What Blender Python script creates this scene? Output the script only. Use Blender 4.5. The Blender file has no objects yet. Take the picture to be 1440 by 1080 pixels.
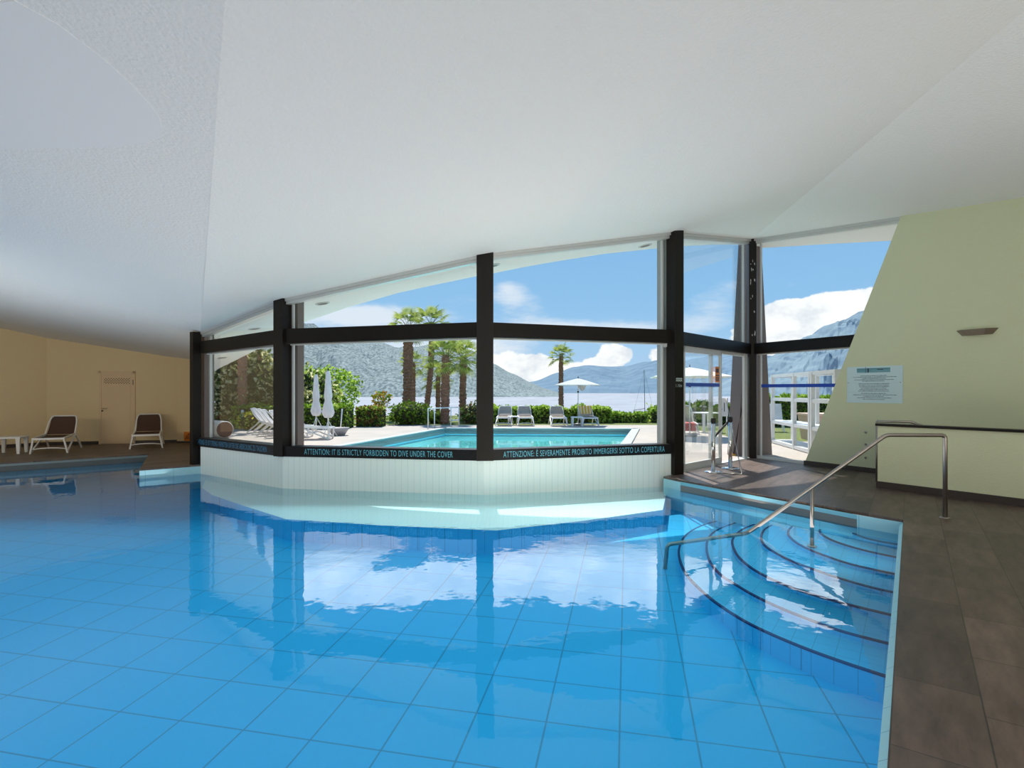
import bpy, bmesh, math, random
from mathutils import Vector, Matrix, noise as mnoise
from mathutils.geometry import tessellate_polygon

SC = bpy.context.scene
COL = SC.collection
PI = math.pi
random.seed(7)

# ------------------------------------------------------------------ camera
F, HY, CX, EYE = 787.0, 549.0, 720.0, 1.5      # focal length in px, horizon row, centre column, eye height
cam_data = bpy.data.cameras.new('camera')
cam_data.sensor_width = 36.0
cam_data.lens = F / 1440.0 * 36.0
cam_data.shift_y = (HY - 540.0) / 1440.0
cam_data.clip_start, cam_data.clip_end = 0.05, 6000
cam = bpy.data.objects.new('camera', cam_data)
COL.objects.link(cam)
cam.location = (0, 0, EYE)
cam.rotation_euler = (PI / 2, 0, 0)
SC.camera = cam

# ------------------------------------------------------------------ colour management
SC.view_settings.view_transform = 'Standard'
SC.view_settings.look = 'None'
SC.view_settings.gamma = 1.0
SC.view_settings.use_curve_mapping = False
SC.view_settings.exposure = 0.0
SC.cycles.use_denoising = True
SC.cycles.transparent_max_bounces = 24
SC.cycles.max_bounces = 10
SC.cycles.diffuse_bounces = 6
SC.cycles.sample_clamp_indirect = 6.0

# ------------------------------------------------------------------ sky with clouds
def build_world():
    w = bpy.data.worlds.new('sky')
    SC.world = w
    w.use_nodes = True
    nt = w.node_tree
    nt.nodes.clear()
    N, L = nt.nodes, nt.links

    def val(x, sock):
        if isinstance(x, (int, float)):
            sock.default_value = x
        else:
            L.new(x, sock)

    def M(op, a, b=None, c=None, clamp=False):
        n = N.new('ShaderNodeMath'); n.operation = op; n.use_clamp = clamp
        val(a, n.inputs[0])
        if b is not None: val(b, n.inputs[1])
        if c is not None: val(c, n.inputs[2])
        return n.outputs[0]

    def smooth(x, lo, hi):
        n = N.new('ShaderNodeMapRange'); n.interpolation_type = 'SMOOTHSTEP'
        val(x, n.inputs[0]); n.inputs[1].default_value = lo; n.inputs[2].default_value = hi
        return n.outputs[0]

    def mixc(f, a, b):
        n = N.new('ShaderNodeMix'); n.data_type = 'RGBA'
        val(f, n.inputs[0])
        for x, s in ((a, n.inputs[6]), (b, n.inputs[7])):
            if isinstance(x, tuple): s.default_value = (*x, 1)
            else: L.new(x, s)
        return n.outputs[2]

    tc = N.new('ShaderNodeTexCoord')
    sep = N.new('ShaderNodeSeparateXYZ'); L.new(tc.outputs['Generated'], sep.inputs[0])
    x, y, z = sep.outputs
    az = M('ARCTAN2', x, y)
    el = M('ARCSINE', z)

    def noise(sx, sy, scale, detail, rough, seed):
        c = N.new('ShaderNodeCombineXYZ')
        L.new(M('MULTIPLY', az, sx), c.inputs[0]); L.new(M('MULTIPLY', el, sy), c.inputs[1]); c.inputs[2].default_value = seed
        n = N.new('ShaderNodeTexNoise'); n.inputs['Scale'].default_value = scale
        n.inputs['Detail'].default_value = detail; n.inputs['Roughness'].default_value = rough
        L.new(c.outputs[0], n.inputs['Vector'])
        return n.outputs[0]

    # cumulus heaps and thin streaks, each given as (azimuth, elevation, width, height) of the heap in the sky
    def pxang(px, py):
        X, Z = (px - CX) / F, (HY - py) / F
        return math.atan2(X, 1), math.atan2(Z, math.hypot(X, 1))

    def coverage(blobs):
        tot = None
        for px, py, rx, ry, s in blobs:
            a, e = pxang(px, py)
            da = M('MULTIPLY', M('SUBTRACT', az, a), F / rx)
            de = M('MULTIPLY', M('SUBTRACT', el, e), F / ry)
            d2 = M('ADD', M('MULTIPLY', da, da), M('MULTIPLY', de, de))
            g = M('MULTIPLY', M('EXPONENT', M('MULTIPLY', d2, -1.0)), s)
            tot = g if tot is None else M('ADD', tot, g)
        return tot

    cumulus = coverage([
        (866, 500, 24, 18, 1.0), (842, 510, 20, 9, .6), (930, 500, 20, 18, .9),
        (1095, 452, 40, 22, 1.0), (1150, 440, 48, 22, 1.1), (1205, 440, 40, 20, 1.0), (1085, 485, 60, 26, 1.0), (1165, 480, 60, 26, .9),
        (1260, 450, 60, 40, .8),
        (725, 515, 62, 34, .95), (790, 520, 50, 18, .7),
        (450, 292, 70, 34, .9), (560, 268, 110, 24, .9), (650, 285, 70, 24, .8), (500, 335, 120, 22, .75),
        (760, 290, 80, 42, 1.0), (850, 305, 80, 42, 1.0), (930, 275, 60, 40, .9),
        (1000, 285, 40, 24, .9), (1090, 268, 60, 28, 1.0), (1160, 250, 70, 30, .95), (1230, 262, 60, 28, .9),
        (300, 330, 90, 40, .6),
    ])
    wisps = coverage([
        (480, 440, 90, 16, .9), (560, 445, 90, 14, .7), (640, 425, 40, 20, .5), (712, 405, 26, 14, .8), (730, 425, 40, 20, .7),
        (760, 460, 60, 14, .9), (850, 462, 90, 14, .6), (800, 415, 60, 14, .35), (1000, 420, 34, 14, .6), (985, 450, 50, 24, .8), (1025, 400, 30, 8, .5),
        (1110, 400, 40, 6, .3), (880, 480, 70, 12, .5), (700, 490, 60, 30, .8), (600, 500, 70, 30, .8), (480, 480, 120, 30, .6),
    ])
    n1 = noise(1, 1.5, 13, 10, .62, 1.3)
    n2 = noise(1, 3.2, 7, 8, .65, 5.7)
    n3 = noise(1, 1.4, 14, 6, .6, 9.1)
    cum = smooth(M('ADD', M('MULTIPLY', cumulus, .95), M('MULTIPLY', M('SUBTRACT', n1, .5), 1.5)), .46, .60)
    wis = M('MULTIPLY', smooth(M('ADD', M('MULTIPLY', wisps, .8), M('MULTIPLY', M('SUBTRACT', n2, .5), 1.7)), .25, .95), .75)
    # blue, paler towards the horizon and away from the seen part deeper
    t = smooth(el, 0.0, .62)
    blue = mixc(t, (.33, .60, .90), (.13, .37, .76))
    pale = smooth(el, .16, -.02)
    blue = mixc(M('MULTIPLY', pale, .55), blue, (.62, .76, .93))
    cloudcol = mixc(smooth(n3, .35, .6), (.78, .82, .90), (1.08, 1.08, 1.08))
    high = N.new('ShaderNodeMapRange'); L.new(el, high.inputs[0])       # clouds above the eave line boosted to whiten their reflection in the pool
    high.inputs[1].default_value = .262; high.inputs[2].default_value = .30; high.inputs[3].default_value = 1.0; high.inputs[4].default_value = 3.0
    sc = N.new('ShaderNodeVectorMath'); sc.operation = 'SCALE'; L.new(cloudcol, sc.inputs[0]); L.new(high.outputs[0], sc.inputs['Scale'])
    cloudcol = sc.outputs[0]
    col = mixc(wis, blue, (.93, .95, 1.0))
    col = mixc(cum, col, cloudcol)
    ground = smooth(el, -.005, -.03)
    col = mixc(ground, col, (.30, .32, .30))
    bg = N.new('ShaderNodeBackground')
    L.new(col, bg.inputs[0]); bg.inputs[1].default_value = 1.0
    out = N.new('ShaderNodeOutputWorld'); L.new(bg.outputs[0], out.inputs[0])

build_world()

# ------------------------------------------------------------------ sun and added fill lights that have no fixtures
def add_sun(travel, strength, angle, color):
    d = bpy.data.lights.new('sun', 'SUN'); d.energy = strength; d.angle = math.radians(angle); d.color = color
    o = bpy.data.objects.new('sun', d); COL.objects.link(o)
    o.rotation_euler = Vector(travel).to_track_quat('-Z', 'Y').to_euler()

def add_area(name, loc, target, sx, sy, power, color=(1, 1, 1)):
    d = bpy.data.lights.new(name, 'AREA'); d.shape = 'RECTANGLE'; d.size, d.size_y = sx, sy; d.energy = power; d.color = color
    o = bpy.data.objects.new(name, d); COL.objects.link(o)
    o.location = loc
    o.rotation_euler = (Vector(target) - Vector(loc)).to_track_quat('-Z', 'Y').to_euler()
    return o

add_sun((.08, -.67, -1.0), 7.0, .6, (1.0, .95, .86))
add_area('rear_fill', (.5, -3.2, 1.9), (-1.0, 8, .6), 13.0, 3.0, 410, (1.0, .945, .88))  # added fill behind the camera, brightens walls and window front
add_area('ceiling_fill', (-2.2, 4.6, -.12), (-2.2, 4.6, 4), 8.5, 7.0, 122, (1.0, .66, .28))  # added upward fill just above the water, warm to offset the blue bounce
add_area('ceiling_fill', (6.2, 2.6, .25), (6.2, 2.6, 4), 4.0, 4.0, 56, (1.0, .90, .78))  # added upward fill over the right deck
add_area('ceiling_fill', (1.6, 7.2, -.12), (1.6, 7.2, 4), 4.0, 2.2, 52, (1.0, .86, .76))  # added upward fill for the ceiling by the right windows
add_area('ceiling_fill', (-8.8, 8.4, -.12), (-8.8, 8.4, 4), 4.5, 5.0, 60, (.95, .98, 1.0))  # added upward fill for the far left ceiling
add_area('pool_fill', (-2.9, 4.2, -.20), (-2.9, 4.2, -4), 11.0, 9.0, 110, (.6, .97, 1.0))  # added unseen downlight under the surface, brightens the pool floor
add_area('pool_fill', (2.9, 7.0, -.20), (2.9, 7.0, -4), 2.4, 2.4, 9, (.6, .97, 1.0))  # same added downlight, smaller, for the steps
add_area('left_wall_fill', (-10.5, 5.5, 2.0), (-11.5, 15.6, .6), 4.0, .8, 88, (1.0, .86, .62))  # added warm fill aimed at the left wall

# ------------------------------------------------------------------ helpers
def tag(o, label=None, cat=None, group=None, kind=None):
    if label: o['label'] = label
    if cat: o['category'] = cat
    if group: o['group'] = group
    if kind: o['kind'] = kind
    return o

def empty(name, loc=(0, 0, 0), rz=0.0):
    o = bpy.data.objects.new(name, None); COL.objects.link(o)
    o.empty_display_size = .1
    o.location = loc; o.rotation_euler = (0, 0, rz)
    return o

KIDS = {}
def setparent(o, p):
    o.parent = p
    KIDS.setdefault(p, []).append(o)

def copy_tree(o, parent=None):
    c = o.copy(); COL.objects.link(c)
    if parent is not None: setparent(c, parent)
    for ch in KIDS.get(o, []): copy_tree(ch, c)
    return c

class MB:
    """collects shapes and links them as one mesh object"""
    def __init__(self): self.v, self.f, self.m, self.uv, self.sm = [], [], [], {}, []
    def face(self, pts, mi=0, uv=None, smooth=False):
        i = len(self.v); self.v += [tuple(p) for p in pts]
        self.f.append(tuple(range(i, i + len(pts)))); self.m.append(mi); self.sm.append(smooth)
        if uv: self.uv[len(self.f) - 1] = uv
    def mesh(self, verts, faces, mi=0, smooth=False):
        i = len(self.v); self.v += [tuple(p) for p in verts]
        for f in faces:
            self.f.append(tuple(a + i for a in f)); self.m.append(mi); self.sm.append(smooth)
    def hexa(self, p, mi=0):
        self.mesh(p, [(3, 2, 1, 0), (4, 5, 6, 7), (0, 1, 5, 4), (1, 2, 6, 5), (2, 3, 7, 6), (3, 0, 4, 7)], mi)
    def box(self, c, s, rz=0.0, mi=0, R=None):
        hx, hy, hz = s[0] / 2, s[1] / 2, s[2] / 2
        R = R or Matrix.Rotation(rz, 3, 'Z')
        pts = [(-hx, -hy, -hz), (hx, -hy, -hz), (hx, hy, -hz), (-hx, hy, -hz), (-hx, -hy, hz), (hx, -hy, hz), (hx, hy, hz), (-hx, hy, hz)]
        self.hexa([Vector(c) + R @ Vector(q) for q in pts], mi)
    def rbox(self, c, s, r=.01, rz=0.0, mi=0):
        """box with chamfered edges"""
        bm = bmesh.new(); bmesh.ops.create_cube(bm, size=1)
        for q in bm.verts: q.co = Vector((q.co.x * s[0], q.co.y * s[1], q.co.z * s[2]))
        bmesh.ops.bevel(bm, geom=bm.edges[:], offset=r, segments=2, affect='EDGES', profile=.7)
        R = Matrix.Rotation(rz, 3, 'Z'); bm.verts.index_update()
        self.mesh([Vector(c) + R @ q.co for q in bm.verts], [tuple(q.index for q in fc.verts) for fc in bm.faces], mi)
        bm.free()
    def bar(self, a, b, w, h, mi=0, up=(0, 0, 1)):
        """rectangular bar from a to b"""
        a, b = Vector(a), Vector(b); d = (b - a).normalized(); up = Vector(up)
        if abs(d.dot(up)) > .98: up = Vector((0, 1, 0))
        s = d.cross(up).normalized(); u = s.cross(d).normalized()
        p = []
        for q in (a, b):
            p += [q - s * w / 2 - u * h / 2, q + s * w / 2 - u * h / 2, q + s * w / 2 + u * h / 2, q - s * w / 2 + u * h / 2]
        self.hexa(p, mi)
    def tube(self, path, r, seg=10, mi=0, closed=False, smooth=True):
        path = [Vector(p) for p in path]; n = len(path)
        rs = r if isinstance(r, (list, tuple)) else [r] * n
        rings = []; prev = None
        for k, p in enumerate(path):
            if closed: t = path[(k + 1) % n] - path[k - 1]
            else: t = path[min(k + 1, n - 1)] - path[max(k - 1, 0)]
            t.normalize()
            if prev is None:
                a = Vector((0, 0, 1)) if abs(t.z) < .9 else Vector((1, 0, 0))
                s = t.cross(a).normalized()
            else:
                s = (prev - t * prev.dot(t)).normalized()
            prev = s; u = t.cross(s)
            rings.append([p + (s * math.cos(2 * PI * j / seg) + u * math.sin(2 * PI * j / seg)) * rs[k] for j in range(seg)])
        verts = [q for rg in rings for q in rg]; faces = []
        for k in range(n if closed else n - 1):
            a, b = k * seg, ((k + 1) % n) * seg
            for j in range(seg):
                j2 = (j + 1) % seg
                faces.append((a + j, b + j, b + j2, a + j2))
        if not closed:
            faces.append(tuple(range(seg))); faces.append(tuple((n - 1) * seg + j for j in reversed(range(seg))))
        self.mesh(verts, faces, mi, smooth)
    def lathe(self, prof, c=(0, 0, 0), seg=24, mi=0, smooth=True, fn=None):
        """profile of (radius, z) turned about the vertical through c"""
        verts, faces = [], []
        for (r, z) in prof:
            for j in range(seg):
                a = 2 * PI * j / seg; rr = r * (fn(a, z) if fn else 1)
                verts.append((c[0] + rr * math.cos(a), c[1] + rr * math.sin(a), c[2] + z))
        for k in range(len(prof) - 1):
            for j in range(seg):
                j2 = (j + 1) % seg
                faces.append((k * seg + j, k * seg + j2, (k + 1) * seg + j2, (k + 1) * seg + j))
        faces.append(tuple(reversed(range(seg)))); faces.append(tuple((len(prof) - 1) * seg + j for j in range(seg)))
        self.mesh(verts, faces, mi, smooth)
    def prism(self, poly, zb, zt, mi=0, mtop=None, mside=None):
        """polygon (may be concave) between bottom and top; zb / zt numbers or functions of x, y"""
        fb = zb if callable(zb) else (lambda x, y: zb); ft = zt if callable(zt) else (lambda x, y: zt)
        area = sum(poly[k - 1][0] * poly[k][1] - poly[k][0] * poly[k - 1][1] for k in range(len(poly)))
        if area < 0: poly = poly[::-1]
        n = len(poly)
        b = [(p[0], p[1], fb(*p[:2])) for p in poly]; t = [(p[0], p[1], ft(*p[:2])) for p in poly]
        tri = tessellate_polygon([[Vector((p[0], p[1], 0)) for p in poly]])
        base = len(self.v); self.v += b + t
        mt = mi if mtop is None else mtop; ms = mi if mside is None else mside
        for (i, j, k) in tri:
            A, B, Cc = poly[i], poly[j], poly[k]
            if (B[0] - A[0]) * (Cc[1] - A[1]) - (B[1] - A[1]) * (Cc[0] - A[0]) < 0: j, k = k, j
            self.f.append((base + k, base + j, base + i)); self.m.append(mi); self.sm.append(False)
            self.f.append((base + n + i, base + n + j, base + n + k)); self.m.append(mt); self.sm.append(False)
        for i in range(n):
            j = (i + 1) % n
            self.f.append((base + i, base + j, base + n + j, base + n + i)); self.m.append(ms); self.sm.append(False)
    def build(self, name, mats, parent=None, loc=None, rz=0.0):
        me = bpy.data.meshes.new(name)
        me.from_pydata(self.v, [], self.f)
        for m in (mats if isinstance(mats, (list, tuple)) else [mats]): me.materials.append(m)
        me.polygons.foreach_set('material_index', self.m)
        me.polygons.foreach_set('use_smooth', self.sm)
        if self.uv:
            lay = me.uv_layers.new(name='UVMap')
            for fi, uvs in self.uv.items():
                for k, li in enumerate(me.polygons[fi].loop_indices): lay.data[li].uv = uvs[k]
        me.update()
        o = bpy.data.objects.new(name, me); COL.objects.link(o)
        if parent is not None: setparent(o, parent)
        if loc is not None: o.location = loc; o.rotation_euler = (0, 0, rz)
        return o

def at(px, py, Y):
    """point of the place seen at a photo position and distance"""
    return Vector(((px - CX) / F * Y, Y, EYE + (HY - py) / F * Y))
def gnd(px, py, z=0.0):
    Y = F * (EYE - z) / (py - HY)
    return Vector(((px - CX) / F * Y, Y, z))
def on_line(px, A, u):
    """distance along the ground line A + t u that stands at photo column px"""
    k = (px - CX) / F
    return (k * A[1] - A[0]) / (u[0] - k * u[1])

# ------------------------------------------------------------------ materials
def mat(name, col, rough=.6, metal=0.0, col2=None, scale=8.0, bump=0.0, bscale=60.0, spec=.4, detail=4, coat=0.0, stretch=None, contrast=(.35, .65)):
    m = bpy.data.materials.new(name); m.use_nodes = True
    nt = m.node_tree; b = nt.nodes['Principled BSDF']
    b.inputs['Base Color'].default_value = (*col, 1); b.inputs['Roughness'].default_value = rough
    b.inputs['Metallic'].default_value = metal; b.inputs['Specular IOR Level'].default_value = spec
    if coat: b.inputs['Coat Weight'].default_value = coat
    if col2 or bump:
        tc = nt.nodes.new('ShaderNodeTexCoord'); mp = nt.nodes.new('ShaderNodeMapping')
        nt.links.new(tc.outputs['Object'], mp.inputs[0])
        if stretch: mp.inputs['Scale'].default_value = stretch
    if col2:
        n = nt.nodes.new('ShaderNodeTexNoise'); n.inputs['Scale'].default_value = scale; n.inputs['Detail'].default_value = detail
        nt.links.new(mp.outputs[0], n.inputs['Vector'])
        r = nt.nodes.new('ShaderNodeValToRGB'); r.color_ramp.elements[0].color = (*col, 1); r.color_ramp.elements[1].color = (*col2, 1)
        r.color_ramp.elements[0].position, r.color_ramp.elements[1].position = contrast
        nt.links.new(n.outputs[0], r.inputs[0]); nt.links.new(r.outputs[0], b.inputs['Base Color'])
    if bump:
        n2 = nt.nodes.new('ShaderNodeTexNoise'); n2.inputs['Scale'].default_value = bscale; n2.inputs['Detail'].default_value = 5
        nt.links.new(mp.outputs[0], n2.inputs['Vector'])
        bp = nt.nodes.new('ShaderNodeBump'); bp.inputs['Strength'].default_value = bump; bp.inputs['Distance'].default_value = .02
        nt.links.new(n2.outputs[0], bp.inputs['Height']); nt.links.new(bp.outputs[0], b.inputs['Normal'])
    return m

def mat_leaf(name, a, b, trans=.45):
    m = bpy.data.materials.new(name); m.use_nodes = True; nt = m.node_tree; nt.nodes.clear()
    tc = nt.nodes.new('ShaderNodeTexCoord'); n = nt.nodes.new('ShaderNodeTexNoise'); n.inputs['Scale'].default_value = 5.0
    nt.links.new(tc.outputs['Object'], n.inputs['Vector'])
    r = nt.nodes.new('ShaderNodeValToRGB'); r.color_ramp.elements[0].color = (*a, 1); r.color_ramp.elements[1].color = (*b, 1)
    r.color_ramp.elements[0].position, r.color_ramp.elements[1].position = .38, .62
    nt.links.new(n.outputs[0], r.inputs[0])
    d = nt.nodes.new('ShaderNodeBsdfDiffuse'); t = nt.nodes.new('ShaderNodeBsdfTranslucent'); mx = nt.nodes.new('ShaderNodeMixShader')
    nt.links.new(r.outputs[0], d.inputs[0]); nt.links.new(r.outputs[0], t.inputs[0]); mx.inputs[0].default_value = trans
    nt.links.new(d.outputs[0], mx.inputs[1]); nt.links.new(t.outputs[0], mx.inputs[2])
    o = nt.nodes.new('ShaderNodeOutputMaterial'); nt.links.new(mx.outputs[0], o.inputs[0])
    return m

def mat_clear(name, tint, ior=1.33, rough=0.0, bump=0.0, bscale=3.0, cap=1.0, stretch=(1, 1, 1), floor_mix=0.0):
    """clear surface: light passes tinted, the Fresnel share is mirrored"""
    m = bpy.data.materials.new(name); m.use_nodes = True; nt = m.node_tree; nt.nodes.clear()
    fr = nt.nodes.new('ShaderNodeFresnel'); fr.inputs['IOR'].default_value = ior
    tr = nt.nodes.new('ShaderNodeBsdfTransparent'); tr.inputs[0].default_value = (*tint, 1)
    gl = nt.nodes.new('ShaderNodeBsdfGlossy'); gl.inputs['Roughness'].default_value = rough; gl.inputs[0].default_value = (1, 1, 1, 1)
    mx = nt.nodes.new('ShaderNodeMixShader')
    if bump:
        tc = nt.nodes.new('ShaderNodeTexCoord'); mp = nt.nodes.new('ShaderNodeMapping'); mp.inputs['Scale'].default_value = stretch
        nt.links.new(tc.outputs['Object'], mp.inputs[0])
        n = nt.nodes.new('ShaderNodeTexNoise'); n.inputs['Scale'].default_value = bscale; n.inputs['Detail'].default_value = 3
        nt.links.new(mp.outputs[0], n.inputs['Vector'])
        bp = nt.nodes.new('ShaderNodeBump'); bp.inputs['Strength'].default_value = 1.0; bp.inputs['Distance'].default_value = bump
        nt.links.new(n.outputs[0], bp.inputs['Height'])
        nt.links.new(bp.outputs[0], gl.inputs['Normal']); nt.links.new(bp.outputs[0], fr.inputs['Normal'])
    f = fr.outputs[0]
    if cap < 1.0 or floor_mix:
        mm = nt.nodes.new('ShaderNodeMath'); mm.operation = 'MULTIPLY_ADD'; mm.use_clamp = True
        nt.links.new(f, mm.inputs[0]); mm.inputs[1].default_value = cap; mm.inputs[2].default_value = floor_mix; f = mm.outputs[0]
    nt.links.new(f, mx.inputs[0]); nt.links.new(tr.outputs[0], mx.inputs[1]); nt.links.new(gl.outputs[0], mx.inputs[2])
    o = nt.nodes.new('ShaderNodeOutputMaterial'); nt.links.new(mx.outputs[0], o.inputs[0])
    return m

def mat_deck_tile():
    m = bpy.data.materials.new('deck_tile'); m.use_nodes = True; nt = m.node_tree; b = nt.nodes['Principled BSDF']
    N, L = nt.nodes, nt.links
    tc = N.new('ShaderNodeTexCoord'); mp = N.new('ShaderNodeMapping'); L.new(tc.outputs['Object'], mp.inputs[0])
    mp.vector_type = 'POINT'
    mp.inputs['Rotation'].default_value = (0, 0, -(PI / 2 - math.atan2(561, F)))
    mp.inputs['Location'].default_value = (.66, -.0732 + .0, 0)
    br = N.new('ShaderNodeTexBrick'); br.offset = .3; br.offset_frequency = 2
    br.inputs['Scale'].default_value = 1.0; br.inputs['Brick Width'].default_value = .705; br.inputs['Row Height'].default_value = .352
    br.inputs['Mortar Size'].default_value = .0038; br.inputs['Mortar Smooth'].default_value = .2
    br.inputs['Color1'].default_value = (.126, .087, .071, 1); br.inputs['Color2'].default_value = (.062, .044, .037, 1); br.inputs['Mortar'].default_value = (.03, .026, .023, 1)
    L.new(mp.outputs[0], br.inputs['Vector'])
    st = N.new('ShaderNodeMapping'); st.inputs['Scale'].default_value = (1.0, 4.0, 1); L.new(mp.outputs[0], st.inputs[0])
    st.inputs['Rotation'].default_value = (0, 0, .9)
    n = N.new('ShaderNodeTexNoise'); n.inputs['Scale'].default_value = 2.2; n.inputs['Detail'].default_value = 8; n.inputs['Roughness'].default_value = .65
    L.new(st.outputs[0], n.inputs['Vector'])
    r = N.new('ShaderNodeMapRange'); r.inputs[1].default_value = .3; r.inputs[2].default_value = .7; r.inputs[3].default_value = .55; r.inputs[4].default_value = 1.5
    L.new(n.outputs[0], r.inputs[0])
    mx = N.new('ShaderNodeMix'); mx.data_type = 'RGBA'; mx.blend_type = 'MULTIPLY'; mx.inputs[0].default_value = 1
    L.new(br.outputs[0], mx.inputs[6]); L.new(r.outputs[0], mx.inputs[7]); L.new(mx.outputs[2], b.inputs['Base Color'])
    b.inputs['Roughness'].default_value = .42; b.inputs['Specular IOR Level'].default_value = .45
    bp = N.new('ShaderNodeBump'); bp.inputs['Strength'].default_value = .25; bp.inputs['Distance'].default_value = .004
    L.new(n.outputs[0], bp.inputs['Height']); L.new(bp.outputs[0], b.inputs['Normal'])
    return m

def mat_lines(name, col, line, dirs, width, rough=.5, col2=None, uv=False):
    """tiles with joints: each of dirs = ((dx, dy), period, phase)"""
    m = bpy.data.materials.new(name); m.use_nodes = True; nt = m.node_tree; b = nt.nodes['Principled BSDF']
    N, L = nt.nodes, nt.links
    tc = N.new('ShaderNodeTexCoord'); tot = None
    for (d, per, ph) in dirs:
        dot = N.new('ShaderNodeVectorMath'); dot.operation = 'DOT_PRODUCT'
        L.new(tc.outputs['UV' if uv else 'Object'], dot.inputs[0]); dot.inputs[1].default_value = (d[0] / per, d[1] / per, 0)
        a = N.new('ShaderNodeMath'); a.operation = 'ADD'; L.new(dot.outputs['Value'], a.inputs[0]); a.inputs[1].default_value = ph
        pp = N.new('ShaderNodeMath'); pp.operation = 'PINGPONG'; L.new(a.outputs[0], pp.inputs[0]); pp.inputs[1].default_value = .5
        lt = N.new('ShaderNodeMapRange'); lt.interpolation_type = 'SMOOTHSTEP'; L.new(pp.outputs[0], lt.inputs[0])
        lt.inputs[1].default_value = width / per * .5; lt.inputs[2].default_value = width / per * .25; 
        if tot is None: tot = lt.outputs[0]
        else:
            mm = N.new('ShaderNodeMath'); mm.operation = 'MAXIMUM'; L.new(tot, mm.inputs[0]); L.new(lt.outputs[0], mm.inputs[1]); tot = mm.outputs[0]
    mx = N.new('ShaderNodeMix'); mx.data_type = 'RGBA'; L.new(tot, mx.inputs[0])
    mx.inputs[6].default_value = (*col, 1); mx.inputs[7].default_value = (*line, 1)
    if col2:
        n = N.new('ShaderNodeTexNoise'); n.inputs['Scale'].default_value = 1.2; L.new(tc.outputs['Object'], n.inputs['Vector'])
        r = N.new('ShaderNodeValToRGB'); r.color_ramp.elements[0].color = (*col, 1); r.color_ramp.elements[1].color = (*col2, 1)
        L.new(n.outputs[0], r.inputs[0]); L.new(r.outputs[0], mx.inputs[6])
    L.new(mx.outputs[2], b.inputs['Base Color']); b.inputs['Roughness'].default_value = rough
    return m

def mat_emit(name, col, s):
    m = bpy.data.materials.new(name); m.use_nodes = True; nt = m.node_tree
    b = nt.nodes['Principled BSDF']; b.inputs['Emission Color'].default_value = (*col, 1); b.inputs['Emission Strength'].default_value = s
    b.inputs['Base Color'].default_value = (*col, 1)
    return m

M_CEIL = mat('ceiling_plaster', (.86, .86, .85), .85, bump=.55, bscale=38, spec=.15)
M_CREAM = mat('cream_plaster', (.62, .655, .45), .85, bump=.35, bscale=60, spec=.15)
M_TAN = mat('cream_plaster_warm', (.78, .62, .38), .85, bump=.3, bscale=60, spec=.15)
M_DOOR = mat('door_paint', (.74, .55, .34), .5)
M_DECK = mat_deck_tile()
M_DARK = mat('dark_skirting_tile', (.055, .045, .040), .4)
M_BLACK = mat('black_brown_paint', (.007, .005, .004), .45, spec=.25)
M_SILL = mat('black_sill_paint', (.008, .008, .010), .4, spec=.25)
M_ALU = mat('grey_aluminium', (.62, .63, .62), .35, .6)
M_WALU = mat('white_aluminium', (.58, .59, .58), .4, .1)
M_STEEL = mat('brushed_steel', (.40, .37, .34), .36, 1.0)
M_CHROME = mat('polished_steel', (.75, .76, .78), .12, 1.0)
M_GLASS = mat_clear('window_glass', (.97, .985, .98), ior=1.35, cap=.28)
M_WATER = mat_clear('pool_water', (.76, .93, .985), ior=1.33, bump=.0024, bscale=2.6)
M_POOLFLOOR = mat_lines('pool_floor_tile', (.004, .45, .80), (.002, .25, .46), [((math.cos(.203), -math.sin(.203)), .49, .1), ((math.sin(.203), math.cos(.203)), .49, .3)], .016, .5)
M_POOLWALL = mat_lines('pool_wall_tile', (.42, .74, .82), (.26, .56, .66), [((1, 0), .47, .0)], .012, .4, uv=True)
M_MOSAIC = mat_lines('white_wall_mosaic', (.84, .92, .90), (.66, .80, .79), [((1, 0), .107, .0)], .010, .35, uv=True)
M_LIP = mat('pale_blue_lip', (.22, .55, .66), .3)
M_GREY = mat('grey_slot_panel', (.20, .20, .19), .5)
M_NAVY = mat('navy_step_edge', (.006, .03, .13), .6, spec=.2)
M_STEP = mat_lines('step_tile', (.05, .50, .80), (.02, .30, .52), [((.581, .814), .16, 0), ((-.814, .581), .16, 0)], .006, .5)
M_CONC = mat('brown_grey_render', (.17, .135, .125), .8, bump=.2)
M_GCONC = mat('grey_render', (.36, .37, .37), .8, bump=.2)
M_WHITE = mat('white_paint', (.68, .68, .67), .45)
M_WPLAST = mat('white_plastic', (.82, .81, .80), .4)
M_BROWN = mat('brown_sling', (.085, .045, .032), .75, bump=.2, bscale=300)

M_BLACKP = mat('black_plastic', (.012, .012, .012), .4)
M_ORANGE = mat('orange_sign', (.75, .22, .02), .5)
M_BLUE = mat('blue_tape', (.01, .06, .42), .4)
M_LETTER = mat('pale_blue_lettering', (.13, .46, .60), .5)
M_LETTERDIM = mat('blue_lettering', (.07, .28, .48), .5)
M_PALE = mat('pale_wave_sticker', (.45, .55, .55), .5)
M_TERR = mat('terrace_paving', (.49, .435, .395), .8, col2=(.43, .385, .35), scale=.8, bump=.1, spec=.05)
M_GRASS = mat('lawn', (.13, .17, .05), .9, spec=.05, col2=(.20, .22, .09), scale=6, bump=.6, bscale=90)


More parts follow.
